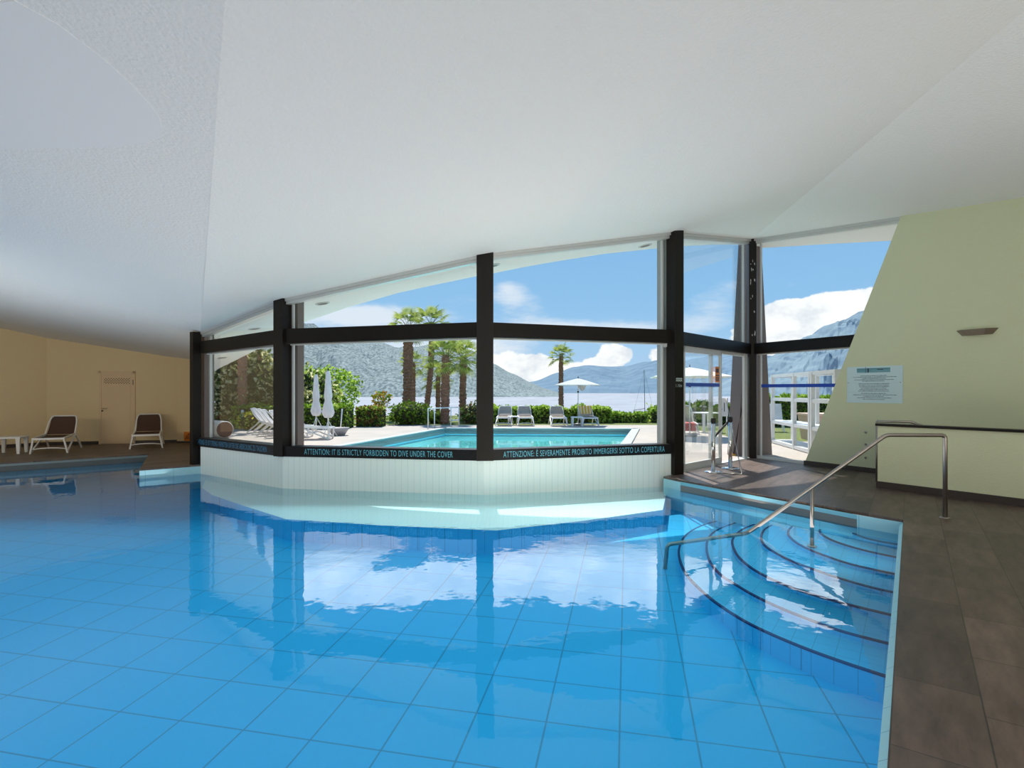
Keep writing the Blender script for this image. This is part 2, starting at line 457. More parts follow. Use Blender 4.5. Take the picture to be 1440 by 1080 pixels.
M_TRUNK = mat('palm_trunk', (.46, .23, .15), .95, col2=(.20, .095, .06), scale=14, bump=1.0, bscale=25, stretch=(1, 1, 2.5))
M_PETIOLE = mat('palm_stem', (.16, .17, .05), .7)
M_LPALM = mat_leaf('palm_leaf', (.24, .32, .07), (.46, .50, .13))
M_LHEDGE = mat_leaf('hedge_leaf', (0.095, 0.189, 0.016), (0.216, 0.365, 0.034))
M_LLIGHT = mat_leaf('light_leaf', (0.324, 0.486, 0.068), (0.540, 0.675, 0.135))
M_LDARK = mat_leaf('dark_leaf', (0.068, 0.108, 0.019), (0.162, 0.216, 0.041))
M_LBROWN = mat_leaf('brown_leaf', (0.216, 0.095, 0.041), (0.351, 0.176, 0.068))
M_LORANGE = mat_leaf('orange_leaf', (0.608, 0.243, 0.041), (0.486, 0.405, 0.068))
M_LYEL = mat_leaf('yellow_leaf', (0.878, 0.608, 0.041), (0.743, 0.675, 0.068))
M_LGREY = mat_leaf('shrub_leaf', (.20, .22, .06), (.85, .80, .48), .6)  # pale end has sunlit leaf highlights put into the colour
M_CANVAS = mat_leaf('white_canvas', (.80, .78, .74), (.76, .74, .70), .25)
M_CANVASG = mat_leaf('greyish_canvas', (.84, .82, .83), (.78, .76, .77), .45)
M_TAUPE = mat_leaf('taupe_sling', (.66, .58, .52), (.60, .53, .48), .5)
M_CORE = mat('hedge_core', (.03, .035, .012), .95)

# ================================================================== THE SETTING
WATER = -0.18
# corners of the window front, seen from inside the pool hall (ground plan)
V = [Vector((-6.29, 11.3)), Vector((-3.93, 9.585)), Vector((-.457, 8.99)), Vector((2.86, 10.0)), Vector((5.32, 12.4))]
UR = Vector((.581, .814)).normalized()           # run of the right pool edge
UW = Vector((.5, -.866)).normalized()            # run of the right wall
R = Vector((4.533, 6.486)); E = Vector((2.821, 9.369)); Fp = Vector((2.64, 9.756))
G = Vector((-6.29, 11.3)); H = Vector((-7.081, 10.635)); I = Vector((-8.596, 13.264)); J = Vector((-10.588, 11.574))
J2 = J + (J - I).normalized() * 7.5
NEAR = -2.5
K = R - UR * ((R.y - NEAR) / UR.y)
def zM(x, y): return .184 * x + .03 * y + 3.504
_a = Matrix(((5.32, 12.4, 1), (3.82, 4.17, 1), (7.65, 8.36, 1))).inverted() @ Vector((zM(5.32, 12.4), zM(3.82, 4.17), 4.38))
def zR(x, y): return _a[0] * x + _a[1] * y + _a[2]
def zL(x, y): return -.128 * x - .146 * y + 3.545
def zc(x, y):
    """height of the folded ceiling"""
    return zM(x, y)

# ---- ceiling: three folded plaster facets that run out as the eaves
cl0 = V[0]; dl = Vector((4.94, -8.67)); clb = cl0 + dl * ((11.3 + 3.4) / 8.67)
cr0 = V[4]; dr = Vector((-1.5, -8.23)); crb = cr0 + dr * ((12.4 + 3.4) / 8.23)
eave_pts = [(300, 522), (335, 505), (370, 487), (398, 470), (426, 454), (490, 432), (560, 412), (610, 401), (667, 389), (693, 384.5), (735, 376), (780, 368), (850, 357), (927, 349), (961, 346), (1000, 344)]
eave = []
for px, py in eave_pts:
    dx, dz = (px - CX) / F, (HY - py) / F
    Y = (3.504 - 1.5) / (dz - .184 * dx - .03); eave.append((dx * Y, Y))
eR = []
for px, py in [(1065, 349), (1110, 346.5), (1150, 344), (1205, 341), (1254, 338.5)]:
    dx, dz = (px - CX) / F, (HY - py) / F
    Y = (_a[2] - 1.5) / (dz - _a[0] * dx - _a[1]); eR.append((dx * Y, Y))
kn = (5.5, 13.08)
mb = MB()
mb.prism([tuple(clb), tuple(crb), tuple(cr0), kn] + eave[::-1] + [(-10.9, 19.6), tuple(cl0)], zM, lambda x, y: zM(x, y) + .28)
far_e = (eR[-1][0] + 5, eR[-1][1] - 3.5)
mb.prism([tuple(crb), (14, -3.4), (14, far_e[1] - .5), far_e] + eR[::-1] + [kn, tuple(cr0)], zR, lambda x, y: zR(x, y) + .28)
mb.prism([tuple(clb), tuple(cl0), (-10.9, 19.6), (-19, 17.5), (-19, -3.4)], zL, lambda x, y: zL(x, y) + .28)
ceiling = tag(mb.build('ceiling', M_CEIL), kind='structure')
# smooth plaster field in the left facet with a rounded corner
pts = [(-40, 10), (20, 0), (80, 33), (140, 78), (185, 118), (212, 148), (224, 165), (228, 180), (222, 193), (205, 201), (160, 206), (60, 208), (-40, 210)]
mb = MB(); pl = []
for px, py in pts:
    dx, dz = (px - CX) / F, (HY - py) / F
    Y = (3.545 - 1.5) / (dz + .128 * dx + .146); pl.append((dx * Y, Y))
mb.prism(pl, lambda x, y: zL(x, y) - .003, lambda x, y: zL(x, y) + .01)
sp = mb.build('smooth_plaster_field', mat('smooth_plaster', (.85, .85, .86), .7, spec=.2), ceiling)

# ---- inner floor
def deck_poly():
    return [(-6.52, 11.5), tuple(G + Vector((-.02, .0))), tuple(H), tuple(I), tuple(J), tuple(J2), (-17.2, NEAR), tuple(K), tuple(R), tuple(E), tuple(Fp), (2.9, 10.0),
            (5.32, 12.43), tuple(V[4] + UW * 13), (13, -3.4), (-18.5, -3.4), (-18.5, 7.5), (-13.3, 14.57), (-12.77, 15.36), (-9.6, 16.06), (-9.05, 16.15)]
mb = MB(); mb.prism(deck_poly(), -.035, 0.0)
floor = tag(mb.build('floor', M_DECK), kind='structure')

# ---- pool basin: floor dishing up towards the windows, tiled walls, overflow slots
def pool_depth(y):
    t = max(0.0, min(1.0, (13.5 - y) / 15.5))
    return .24 + .60 * t ** 1.25
mb = MB(); nx, ny = 8, 40
vs = []; fs = []
for j in range(ny + 1):
    for i in range(nx + 1):
        x = -18 + 23.2 * i / nx; y = -3.0 + 16.8 * j / ny
        vs.append((x, y, WATER - pool_depth(y)))
for j in range(ny):
    for i in range(nx):
        a = j * (nx + 1) + i; fs.append((a, a + 1, a + nx + 2, a + nx + 1))
mb.mesh(vs, fs, 0)
def wall_q(A, B, z0, z1, mi, u0=0.0, off=0.0):
    d = (B - A); L_ = d.length; n = Vector((d.y, -d.x)).normalized() * off
    A2, B2 = A + n, B + n
    mb.face([(A2.x, A2.y, z0), (B2.x, B2.y, z0), (B2.x, B2.y, z1), (A2.x, A2.y, z1)], mi, uv=[(u0, z0), (u0 + L_, z0), (u0 + L_, z1), (u0, z1)])
BOT = -1.3
P7 = Vector(tuple(gnd(1205, 720.5)[:2])); 
for A, B in ((G, H), (H, I), (J2, Vector((-17.2, NEAR))), (Vector((-17.2, NEAR)), K), (R, P7), (E, Fp)):
    wall_q(A, B, BOT, 0.0 - .03, 1)
wall_q(K, R, BOT, -.03, 1, off=0)
for A, B in ((P7, E), (I, J2)):
    wall_q(A, B, BOT, -.20, 1); wall_q(A, B, -.20, -.085 if A is P7 else -.075, 3 if A is P7 else 4); wall_q(A, B, -.085 if A is P7 else -.075, -.03, 2 if A is P7 else 5)
pool = tag(mb.build('pool_basin', [M_POOLFLOOR, M_POOLWALL, M_LIP, M_GREY, mat('slate_slot', (.10, .12, .13), .5), mat('slate_lip', (.20, .27, .30), .4)]), kind='structure')
# pale ledge under water along the window wall
mb = MB(); LZ = -.30
led = [tuple(gnd(px, py, LZ)[:2]) for px, py in ((284, 686), (298, 696), (345, 712), (402, 730), (540, 739), (698, 746), (815, 733), (932, 717))]
mb.prism(led + [(2.80, 10.1), (-.45, 9.15), (-3.9, 9.75), (-6.25, 11.45)], -1.25, LZ, 0, 0, 1)
mb.build('submerged_ledge', [mat_lines('ledge_mosaic', (.88, .95, .93), (.74, .86, .86), [((1, 0), .06, 0), ((0, 1), .06, 0)], .006, .4), M_STEP], pool)
# pale rounded lip along the right edge
mb = MB(); nL = Vector((-UR.y, UR.x))
A = K; B = R - UR * .02
mb.hexa([(*(A), -.16), (*(A + nL * .042), -.16), (*(B + nL * .042), -.16), (*B, -.16), (*A, -.035), (*(A + nL * .036), -.06), (*(B + nL * .036), -.06), (*B, -.035)])
lip = mb.build('edge_lip', mat_lines('lip_tile', (.36, .78, .92), (.18, .50, .66), [((UR.x, UR.y), .24, .3)], .008, .3), pool)

# ---- steps in the right corner with navy edges
arcs = [
 [(1014.7, 731), (986, 739), (964, 752), (954, 771), (956, 791), (967.5, 812), (994, 838), (1027.5, 862), (1065, 883), (1125, 909), (1185, 931), (1251.7, 953)],
 [(1046, 731), (1012, 743), (996, 755.6), (992.5, 772), (998, 791), (1012.5, 808), (1029, 819), (1057.5, 836), (1095, 854), (1140, 872), (1185, 888), (1254, 906)],
 [(1066, 735), (1042, 745), (1029, 759), (1033, 776), (1046, 791), (1069, 806.5), (1102.5, 822), (1140, 835), (1185, 848), (1259, 866)],
 [(1096, 733), (1076, 743), (1069.5, 754), (1073, 765), (1087.5, 776), (1110, 787.5), (1140, 799), (1177.5, 812), (1222.5, 825), (1262, 834)],
 [(1132, 731), (1114, 739.5), (1107, 749), (1114, 759), (1132, 770), (1162.5, 782), (1200, 794), (1264, 808)],
 [(1170, 734), (1155, 740.6), (1152, 748), (1162.5, 756), (1185, 765), (1219, 774.5), (1265.6, 784.5)],
 [(1214, 734), (1198, 740), (1195, 746.5), (1211, 754.5), (1237.5, 761), (1267, 766)]]
mb = MB(); nos = []
for k, a in enumerate(arcs):
    z = -.54 + .046 * k
    p = [Vector(tuple(gnd(px, py, z)[:2])) for px, py in a]
    # smooth through the points
    q = []
    for i in range(len(p) - 1):
        p0, p1, p2, p3 = p[max(i - 1, 0)], p[i], p[i + 1], p[min(i + 2, len(p) - 1)]
        for s in range(6):
            t = s / 6
            q.append(.5 * ((2 * p1) + (p2 - p0) * t + (2 * p0 - 5 * p1 + 4 * p2 - p3) * t * t + (3 * p1 - p0 - 3 * p2 + p3) * t ** 3))
    q.append(p[-1])
    # run both ends on into the pool walls
    q = [q[0] + (q[0] - q[1]).normalized() * .5] + q + [q[-1] + Vector((.25, -.02))]
    mb.prism([tuple(v) for v in q] + [(R.x + .45, R.y + .1), (R.x + .25, R.y + .6)], -1.25, z)
    nos.append((q, z))
steps = tag(mb.build('pool_steps', M_STEP), kind='structure')
for q, z in nos:
    m2 = MB()
    for i in range(len(q) - 1):
        d = (q[i + 1] - q[i]).normalized(); n = Vector((-d.y, d.x)) * .024
        a, b = q[i], q[i + 1]
        m2.hexa([(*(a - n * .15), z - .012), (*(b - n * .15), z - .012), (*(b + n), z - .012), (*(a + n), z - .012),
                 (*(a - n * .15), z + .003), (*(b - n * .15), z + .003), (*(b + n), z + .003), (*(a + n), z + .003)])
    m2.build('step_edge_strip', M_NAVY, steps)

# ---- water
mb = MB()
outline = [tuple(v) for v in (G, H, I, J, J2, Vector((-17.2, NEAR)), K, R, E, Fp, V[2], V[1])]
tri = tessellate_polygon([[Vector((p[0], p[1], 0)) for p in outline]])
vs = [(p[0], p[1], WATER) for p in outline]; fs = []
for (i, j, k) in tri:
    A_, B_, C_ = outline[i], outline[j], outline[k]
    if (B_[0] - A_[0]) * (C_[1] - A_[1]) - (B_[1] - A_[1]) * (C_[0] - A_[0]) < 0: j, k = k, j
    fs.append((i, j, k))
mb.mesh(vs, fs)
water = tag(mb.build('pool_water', M_WATER), 'still clear blue water filling the indoor pool', 'water', kind='stuff')

# ---- window front
tb = [2.247, 2.30, 2.357, 2.345, 2.305]        # underside of the cross beam at each post
tt = [2.49, 2.555, 2.60, 2.583, 2.535]         # its top
SB, ST = .369, .545                             # sill beam
def seg(i):
    A, B = (V[i], V[i + 1]); u = (B - A).normalized(); n = Vector((-u.y, u.x))
    if n.y < 0: n = -n
    return A, B, u, n
def slab(mb, A, B, n, o0, o1, za0, za1, zb0, zb1, mi=0):
    p = [A + n * o0, B + n * o0, B + n * o1, A + n * o1]
    mb.hexa([(*p[0], za0), (*p[1], zb0), (*p[2], zb0), (*p[3], za0), (*p[0], za1), (*p[1], zb1), (*p[2], zb1), (*p[3], za1)], mi)

def text_mesh(name, body, width, height, mt, parent, origin, xdir, ydir=(0, 0, 1), extrude=.0008):
    c = bpy.data.curves.new(name, 'FONT'); c.body = body; c.size = 1.0; c.space_character = 1.12; c.fill_mode = 'FRONT'; c.extrude = 0
    t = bpy.data.objects.new(name + '_tmp', c); COL.objects.link(t)
    dg = bpy.context.evaluated_depsgraph_get(); me = bpy.data.meshes.new_from_object(t.evaluated_get(dg))
    bpy.data.objects.remove(t)
    xs = [v.co.x for v in me.vertices]; ys = [v.co.y for v in me.vertices]
    x0, x1, y0, y1 = min(xs), max(xs), 0.0, .70
    X, Yd, O = Vector(xdir).normalized(), Vector(ydir), Vector(origin)
    for v in me.vertices:
        v.co = O + X * ((v.co.x - x0) / (x1 - x0) * width) + Yd * ((v.co.y - y0) / (y1 - y0) * height)
    me.materials.clear(); me.materials.append(mt)
    o = bpy.data.objects.new(name, me); COL.objects.link(o); setparent(o, parent)
    return o

mbw = MB()
for i in range(3):
    A, B, u, n = seg(i)
    L_ = (B - A).length
    p = [A, B, B + n * .2, A + n * .2]
    mbw.face([(*A, -1.3), (*B, -1.3), (*B, SB), (*A, SB)], 0, uv=[(0, -1.3), (L_, -1.3), (L_, SB), (0, SB)])
    mbw.face([(*A, SB), (*B, SB), (*(B + n * .2), SB), (*(A + n * .2), SB)], 0, uv=[(0, 0)] * 4)
    mbw.face([(*(B + n * .2), -1.3), (*(A + n * .2), -1.3), (*(A + n * .2), SB), (*(B + n * .2), SB)], 0, uv=[(0, 0)] * 4)
a0 = V[0]; n0 = seg(0)[3]
mbw.face([(*(a0 + n0 * .2), -1.3), (*a0, -1.3), (*a0, SB), (*(a0 + n0 * .2), SB)], 0, uv=[(0, -1.3), (.2, -1.3), (.2, SB), (0, SB)])
tag(mbw.build('wall_front', M_MOSAIC), kind='structure')

def head(v): return zM(v.x, v.y)
words_ = [('ACHTUNG: ES IST STRENG VERBOTEN UNTER DIE ABDECKUNG ZU TAUCHEN', 276.5, 376, M_LETTERDIM),
          ('ATTENTION: IT IS STRICTLY FORBIDDEN TO DIVE UNDER THE COVER', 428.5, 637, M_LETTER),
          ('ATTENZIONE: È SEVERAMENTE PROIBITO IMMERGERSI SOTTO LA COPERTURA', 707.5, 934, M_LETTER)]
GO = .15                                        # glass plane behind the inner face
def window(i, name, A, B, n, u, low, ta0, ta1, tb0, tb1, sill=True):
    w = empty(name); tag(w, kind='structure')
    ha, hb = head(A) - .0, head(B) - .0
    if i == 4: ha, hb = zR(*A), zR(*B)
    m = MB(); slab(m, A, B, n, 0.0, .2, ta0, ta1, tb0, tb1); m.build('cross_beam', M_BLACK, w)
    m = MB(); slab(m, A, B, n, .03, .13, ha - .10, ha + .03, hb - .10, hb + .03); slab(m, A, B, n, .0, .05, ha - .05, ha + .03, hb - .05, hb + .03)
    m.build('head_rail', M_ALU, w)
    # sash frames of the upper and lower pane
    m = MB(); L_ = (B - A).length; fw = .03
    for (s0, s1) in ((.10, .10 + fw), (L_ - .10 - fw, L_ - .10)):
        a, b = A + u * s0, A + u * s1
        f0, f1 = s0 / L_, s1 / L_
        la, lb = ta1 + (tb1 - ta1) * f0, ta1 + (tb1 - ta1) * f1
        slab(m, a, b, n, GO - .02, GO + .02, la, ha - .1 + (hb - ha) * f0, lb, ha - .1 + (hb - ha) * f1)
        ka, kb = ta0 + (tb0 - ta0) * f0, ta0 + (tb0 - ta0) * f1
        if i != 3: slab(m, a, b, n, GO - .02, GO + .02, low, ka, low, kb)
    if i != 3: slab(m, A, B, n, GO - .03, GO + .03, ta0 - .02, ta0, tb0 - .02, tb0)
    if i == 4: slab(m, A, B, n, GO - .05, GO + .03, low, low + .05, low, low + .05)
    m.build('sash_frame', M_WALU, w)
    m = MB(); slab(m, A, B, n, GO, GO + .012, ta1, ha - .06, tb1, hb - .06); m.build('upper_pane', M_GLASS, w)
    if i != 3:
        m = MB(); slab(m, A, B, n, GO, GO + .012, low, ta0, low, tb0); m.build('lower_pane', M_GLASS, w)
    if sill:
        m = MB(); slab(m, A - u * .03, B + u * .03, n, -.012, .24, SB, ST, SB, ST); s = m.build('sill_beam', M_SILL, w)
        body, x0, x1, mt = words_[i]
        t0, t1 = on_line(x0, A, u), on_line(x1, A, u)
        o = A + u * t0 - n * .0155
        text_mesh('lettering', body, t1 - t0, .096, mt, s, (o.x, o.y, SB + .045), (u.x, u.y, 0))
    return w
for i in range(3):
    A, B, u, n = seg(i)
    window(i, 'window_%d' % (i + 1), A, B, n, u, ST, tb[i], tt[i], tb[i + 1], tt[i + 1])
A, B, u, n = seg(3)
window(3, 'window_4', A, B, n, u, 0, tb[3], tt[3], tb[4], tt[4], sill=False)
nW = Vector((-UW.y, UW.x)); nW = nW if nW.x > 0 else -nW
B5 = V[4] + UW * 3.6
w5 = window(4, 'window_5', V[4], B5, nW, UW, 0.0, tb[4], tt[4], tb[4] + .03, tt[4] + .02, sill=False)
m = MB()
ta, tb_ = on_line(1064.5, V[4], UW), on_line(1185, V[4], UW)
slab(m, V[4] + UW * ta, V[4] + UW * tb_, nW, GO - .006, GO - .002, 1.565, 1.635, 1.565, 1.635)
m.build('marking_tape', M_BLUE, w5)

# ---- posts
posts = [((-6.425, 11.36), .135, .16, -36), ((-3.965, 9.66), .205, .20, -23), ((-.44, 9.07), .27, .20, 4), ((2.93, 10.06), .225, .20, 31), ((5.33, 12.44), .16, .16, -8)]
post_objs = []
for k, (c, w_, d_, ang) in enumerate(posts):
    m = MB(); top = zM(*c) + .02
    z0 = 0.0 if k in (0, 3, 4) else SB
    m.box((c[0], c[1], (z0 + top) / 2), (w_, d_, top - z0), math.radians(ang))
    post_objs.append(tag(m.build('trim_%d' % (k + 1), M_BLACK), kind='structure'))
# depth mark on the fourth post
c = Vector(posts[3][0]); ang = math.radians(31); ux = Vector((math.cos(ang), math.sin(ang))); nx_ = Vector((-ux.y, ux.x))
o = c - nx_ * (.1015) - ux * .085
text_mesh('depth_mark', '1.10m', .15, .055, M_PALE, post_objs[3], (o.x, o.y, 1.56), (ux.x, ux.y, 0))
m = MB()
for r_ in range(2):
    for s in range(24):
        x0, x1 = s / 24 * .16, (s + 1) / 24 * .16
        za, zb = [1.685 - r_ * .035 + .011 * abs(math.sin(x / .16 * 3 * PI)) * 2 for x in (x0, x1)]
        a, b = o + ux * x0, o + ux * x1
        m.face([(a.x, a.y, za), (b.x, b.y, zb), (b.x, b.y, zb + .020), (a.x, a.y, za + .020)])
m.build('wave_mark', M_PALE, post_objs[3])
# flaked paint on the corner post
m = MB(); c = Vector(posts[4][0]); ang = math.radians(-8); ux = Vector((math.cos(ang), math.sin(ang))); nx_ = Vector((-ux.y, ux.x)); rr = random.Random(3)
for (zz, cnt, sp_) in ((4.25, 5, .16), (3.9, 3, .08), (3.3, 3, .3), (2.72, 4, .08)):
    for q in range(cnt):
        z_ = zz + rr.uniform(-sp_, sp_); s_ = rr.uniform(-.05, .05); hh = rr.uniform(.012, .05); ww = rr.uniform(.004, .012)
        a = c - nx_ * .0815 + ux * s_
        m.face([(a.x - ux.x * ww, a.y - ux.y * ww, z_), (a.x + ux.x * ww * .6, a.y + ux.y * ww * .6, z_ - hh), (a.x + ux.x * ww, a.y + ux.y * ww, z_ + hh * .2), (a.x - ux.x * ww * .3, a.y - ux.y * ww * .3, z_ + hh)])
m.build('flaked_paint', M_WALU, post_objs[4])

# ---- sliding glass door below window 4
A, B, u, n = seg(3)
d = empty('door_1'); tag(d, kind='structure')
def T(px): return on_line(px, A + n * .06, u)
def leaf(x0, x1, o, stl, name, z0=.02, hgt=None, rail=.11):
    m = MB(); t0, t1 = T(x0), T(x1)
    zt = lambda t: (tb[3] + (tb[4] - tb[3]) * t / (B - A).length) - .005
    for (s0, s1) in ((t0, t0 + stl[0]), (t1 - stl[1], t1)):
        slab(m, A + u * s0, A + u * s1, n, o, o + .05, z0, zt(s0), z0, zt(s1))
    slab(m, A + u * t0, A + u * t1, n, o, o + .05, zt(t0) - .12, zt(t0), zt(t1) - .10, zt(t1))
    slab(m, A + u * t0, A + u * t1, n, o, o + .05, z0, z0 + rail, z0, z0 + rail)
    fr = m.build(name, M_WALU, d)
    g = MB(); slab(g, A + u * (t0 + stl[0]), A + u * (t1 - stl[1]), n, o + .02, o + .03, z0 + rail, zt(t0) - .12, z0 + rail, zt(t1) - .1); g.build('door_pane', M_GLASS, fr)
    return fr
lf = leaf(961, 1014.5, .05, (.05, .05), 'sliding_leaf')
m = MB(); t0, t1 = T(965), T(1012); slab(m, A + u * t0, A + u * t1, n, .064, .068, 1.575, 1.645, 1.575, 1.645); m.build('marking_tape', M_BLUE, lf)
m = MB(); t0, t1 = T(1005), T(1010.5); slab(m, A + u * t0, A + u * t1, n, .045, .0495, 1.66, 1.98, 1.66, 1.98); st = m.build('warning_sticker', M_ORANGE, lf)
m = MB()
for z_ in (1.70, 1.74, 1.79): slab(m, A + u * (t0 + .012), A + u * (t1 - .012), n, .0435, .0445, z_, z_ + .022, z_, z_ + .022)
slab(m, A + u * (t0 + .03), A + u * (t1 - .03), n, .0435, .0445, 1.86, 1.94, 1.86, 1.94)
m.build('sticker_print', M_BLACKP, st)
# second stile and the fixed jamb on the right
m = MB(); t0, t1 = T(1003), T(1006); slab(m, A + u * t0, A + u * t1, n, .11, .16, 0.02, 2.3, .02, 2.3)
t0, t1 = T(1047.5), T(1052); slab(m, A + u * t0, A + u * t1, n, .07, .12, 0.0, 2.31, 0.0, 2.31)
slab(m, A, B, n, .02, .18, -.02, .015, -.02, .015)
slab(m, A, B, n, .10, .18, tb[3] - .06, tb[3], tb[4] - .06, tb[4])
m.build('door_frame', M_WALU, d)

# ---- right wall, slanted where it meets the window
tA = on_line(1131, V[4], UW); tTop = 3.02; tEnd = 13.2
inn = -nW * .02
m = MB(); S = [V[4] + UW * t for t in (tA, tEnd, tEnd, tTop)]
top3, topE = zR(*S[3]) + .05, zR(*S[2]) + .05
pin = [(*(S[0] + inn), -.02), (*(S[1] + inn), -.02), (*(S[2] + inn), topE), (*(S[3] + inn), top3)]
pout = [(*(S[0] + nW * .22), -.02), (*(S[1] + nW * .22), -.02), (*(S[2] + nW * .22), topE), (*(S[3] + nW * .22), top3)]
m.hexa(pin + pout)
wall_r = tag(m.build('wall_right', M_CREAM), kind='structure')
m = MB(); slab(m, V[4] + UW * (tA + .01), V[4] + UW * tEnd, nW, -.035, -.02, 0, .085, 0, .085); tag(m.build('baseboard_right', M_DARK), kind='structure')
# low wall of the stair
pA, pB = Vector((5.63, 8.62)), Vector((5.63, 8.62)) + Vector((.96, -1.42)).normalized() * 9
un = (pB - pA).normalized(); nn = Vector((-un.y, un.x)); nn = nn if nn.x > 0 else -nn
m = MB(); slab(m, pA, pB, nn, 0, .14, 0, .955, 0, .955); ws = tag(m.build('wall_stair', M_CREAM), kind='structure')
m = MB(); slab(m, pA - un * .02, pB, nn, -.03, .17, .955, .99, .955, .99); m.build('wall_cap', M_BLACK, ws)
m = MB(); slab(m, pA - un * .012, pB, nn, -.014, 0, 0, .105, 0, .105); tag(m.build('baseboard_stair', M_DARK), kind='structure')
# back and left walls
LW = [Vector((-9.05, 16.2)), Vector((-9.6, 16.06)), Vector((-12.77, 15.36)), Vector((-13.3, 14.57)), Vector((-18.5, 6.8)), Vector((-18.5, -3.4))]
m = MB()
for a, b in ((LW[1], LW[2]), (LW[2], LW[4]), (LW[4], LW[5])):
    nn2 = Vector((-(b - a).y, (b - a).x)).normalized(); nn2 = nn2 if (nn2.x < 0 or nn2.y > 0) and nn2.dot(a) > 0 else -nn2
    slab(m, a, b, nn2, 0, .2, -.02, zL(*a) + .03, -.02, zL(*b) + .03)
tag(m.build('wall_left', M_TAN), kind='structure')
m = MB(); a, b = LW[0], LW[1]
slab(m, Vector((-9.58, 16.0)), Vector((-9.0, 16.0)), Vector((0, 1)), 0, .2, -.02, zL(-9.58, 16) + .05, -.02, zL(-9.0, 16) + .05)
slab(m, Vector((-9.05, 16.1)), Vector((-6.47, 11.46)), Vector((-.87, -.49)), 0, .05, -.02, zM(-9.0, 16) + .1, -.02, zM(-6.4, 11.4) + .05)
tag(m.build('wall_corner', M_TAN), kind='structure')
m = MB()
for a, b in ((LW[1], Vector((-10.72, 15.81))), (Vector((-11.49, 15.64)), LW[2]), (LW[2], LW[4])):
    nn2 = Vector((-(b - a).y, (b - a).x)).normalized(); nn2 = nn2 if nn2.dot(a) < 0 else -nn2
    slab(m, a, b, nn2, .001, .014, 0, .085, 0, .085)
slab(m, Vector((-9.58, 15.985)), Vector((-9.0, 15.985)), Vector((0, 1)), 0, .014, 0, .05, 0, .05)
tag(m.build('baseboard_left', M_DARK), kind='structure')
m = MB(); m.box((-2.5, -3.5, 2.3), (33, .2, 5.2)); tag(m.build('wall_rear', M_CREAM), kind='structure')
m = MB(); a, b = V[4] + UW * tEnd, Vector((13.2, -3.4)); slab(m, a, b, Vector((1, 0)), 0, .2, -.02, 4.6, -.02, 4.6); tag(m.build('wall_rear_right', M_CREAM), kind='structure')

# inner door on the back wall
a, b = LW[1], LW[2]; ud = (b - a).normalized(); nd = Vector((-ud.y, ud.x)); nd = nd if nd.y < 0 else -nd
tx = lambda px: on_line(px, a, ud)
d2 = empty('door_2'); tag(d2, kind='structure')
t0, t1 = tx(190.5), tx(139.5)
m = MB()
for s0, s1 in ((t0, t0 + .06), (t1 - .06, t1)): slab(m, a + ud * s0, a + ud * s1, nd, 0, .03, 0, 2.04, 0, 2.04)
slab(m, a + ud * t0, a + ud * t1, nd, 0, .03, 1.98, 2.04, 1.98, 2.04); m.build('door_frame', M_DOOR, d2)
m = MB(); slab(m, a + ud * (t0 + .06), a + ud * (t1 - .06), nd, 0, .018, .02, 1.98, .02, 1.98)
slab(m, a + ud * (t0 + .11), a + ud * (t1 - .11), nd, .018, .024, .10, 1.90, .10, 1.90); lf2 = m.build('door_leaf', M_DOOR, d2)
m = MB(); W_ = (t1 - t0) - .26
for r_ in range(5):
    for s in range(10):
        cx_ = t0 + .13 + W_ * (s + .5 * (r_ % 2) + .25) / 10; cz = 1.70 + .033 * r_; q = .014
        p = a + ud * cx_ + nd * .0255
        m.face([(p.x - ud.x * q * 1.4, p.y - ud.y * q * 1.4, cz), (p.x, p.y, cz - q), (p.x + ud.x * q * 1.4, p.y + ud.y * q * 1.4, cz), (p.x, p.y, cz + q)])
m.build('vent_holes', M_BROWN, lf2)
m = MB(); p = a + ud * (t1 - .09) + nd * .024; m.tube([(p.x, p.y, 1.0), (p.x + nd.x * .05, p.y + nd.y * .05, 1.0), (p.x + nd.x * .05 - ud.x * .13, p.y + nd.y * .05 - ud.y * .13, 1.0)], .010, 8); m.build('door_handle', M_STEEL, lf2)
m = MB(); p = a + ud * (t1 - .09) + nd * .027; m.tube([(p.x, p.y, .93), (p.x + nd.x * .01, p.y + nd.y * .01, .93)], .02, 10); m.build('door_lock', M_BLACKP, lf2)
m = MB(); p = a + ud * (t0 + .05) + nd * .04; m.tube([(p.x, p.y, 1.66), (p.x, p.y, 1.80)], .012, 8); m.build('door_hinge', M_STEEL, d2)

# pillars that carry the eaves, outside the glass
for k, (px, Y, w_) in enumerate(((291, 11.75, .20), (415.5, 10.05, .21), (681, 9.50, .16), (934.5, 10.55, .20))):
    x = (px - CX) / F * Y; m = MB(); top = zM(x, Y) + .05
    m.box((x, Y, top / 2 - .03), (w_, w_, top + .06), math.radians((-36, -10, 4, 17)[k]))
    tag(m.build('pillar', M_GCONC if k == 3 else M_CONC), kind='structure')
m = MB(); cx_, cy_ = 5.63, 13.25; wb, wt = 1.02, .36; zt = zM(5.4, 13.0) + .1
R45 = Matrix.Rotation(math.radians(20), 3, 'Z')
q = []
for w_, z_ in ((wb, -.05), (wt, zt)):
    for sx, sy in ((-1, -1), (1, -1), (1, 1), (-1, 1)):
        v = R45 @ Vector((sx * w_ / 2, sy * .34 / 2, 0)); q.append((cx_ + v.x, cy_ + v.y, z_))
m.hexa(q); tag(m.build('pillar', M_CONC), kind='structure')

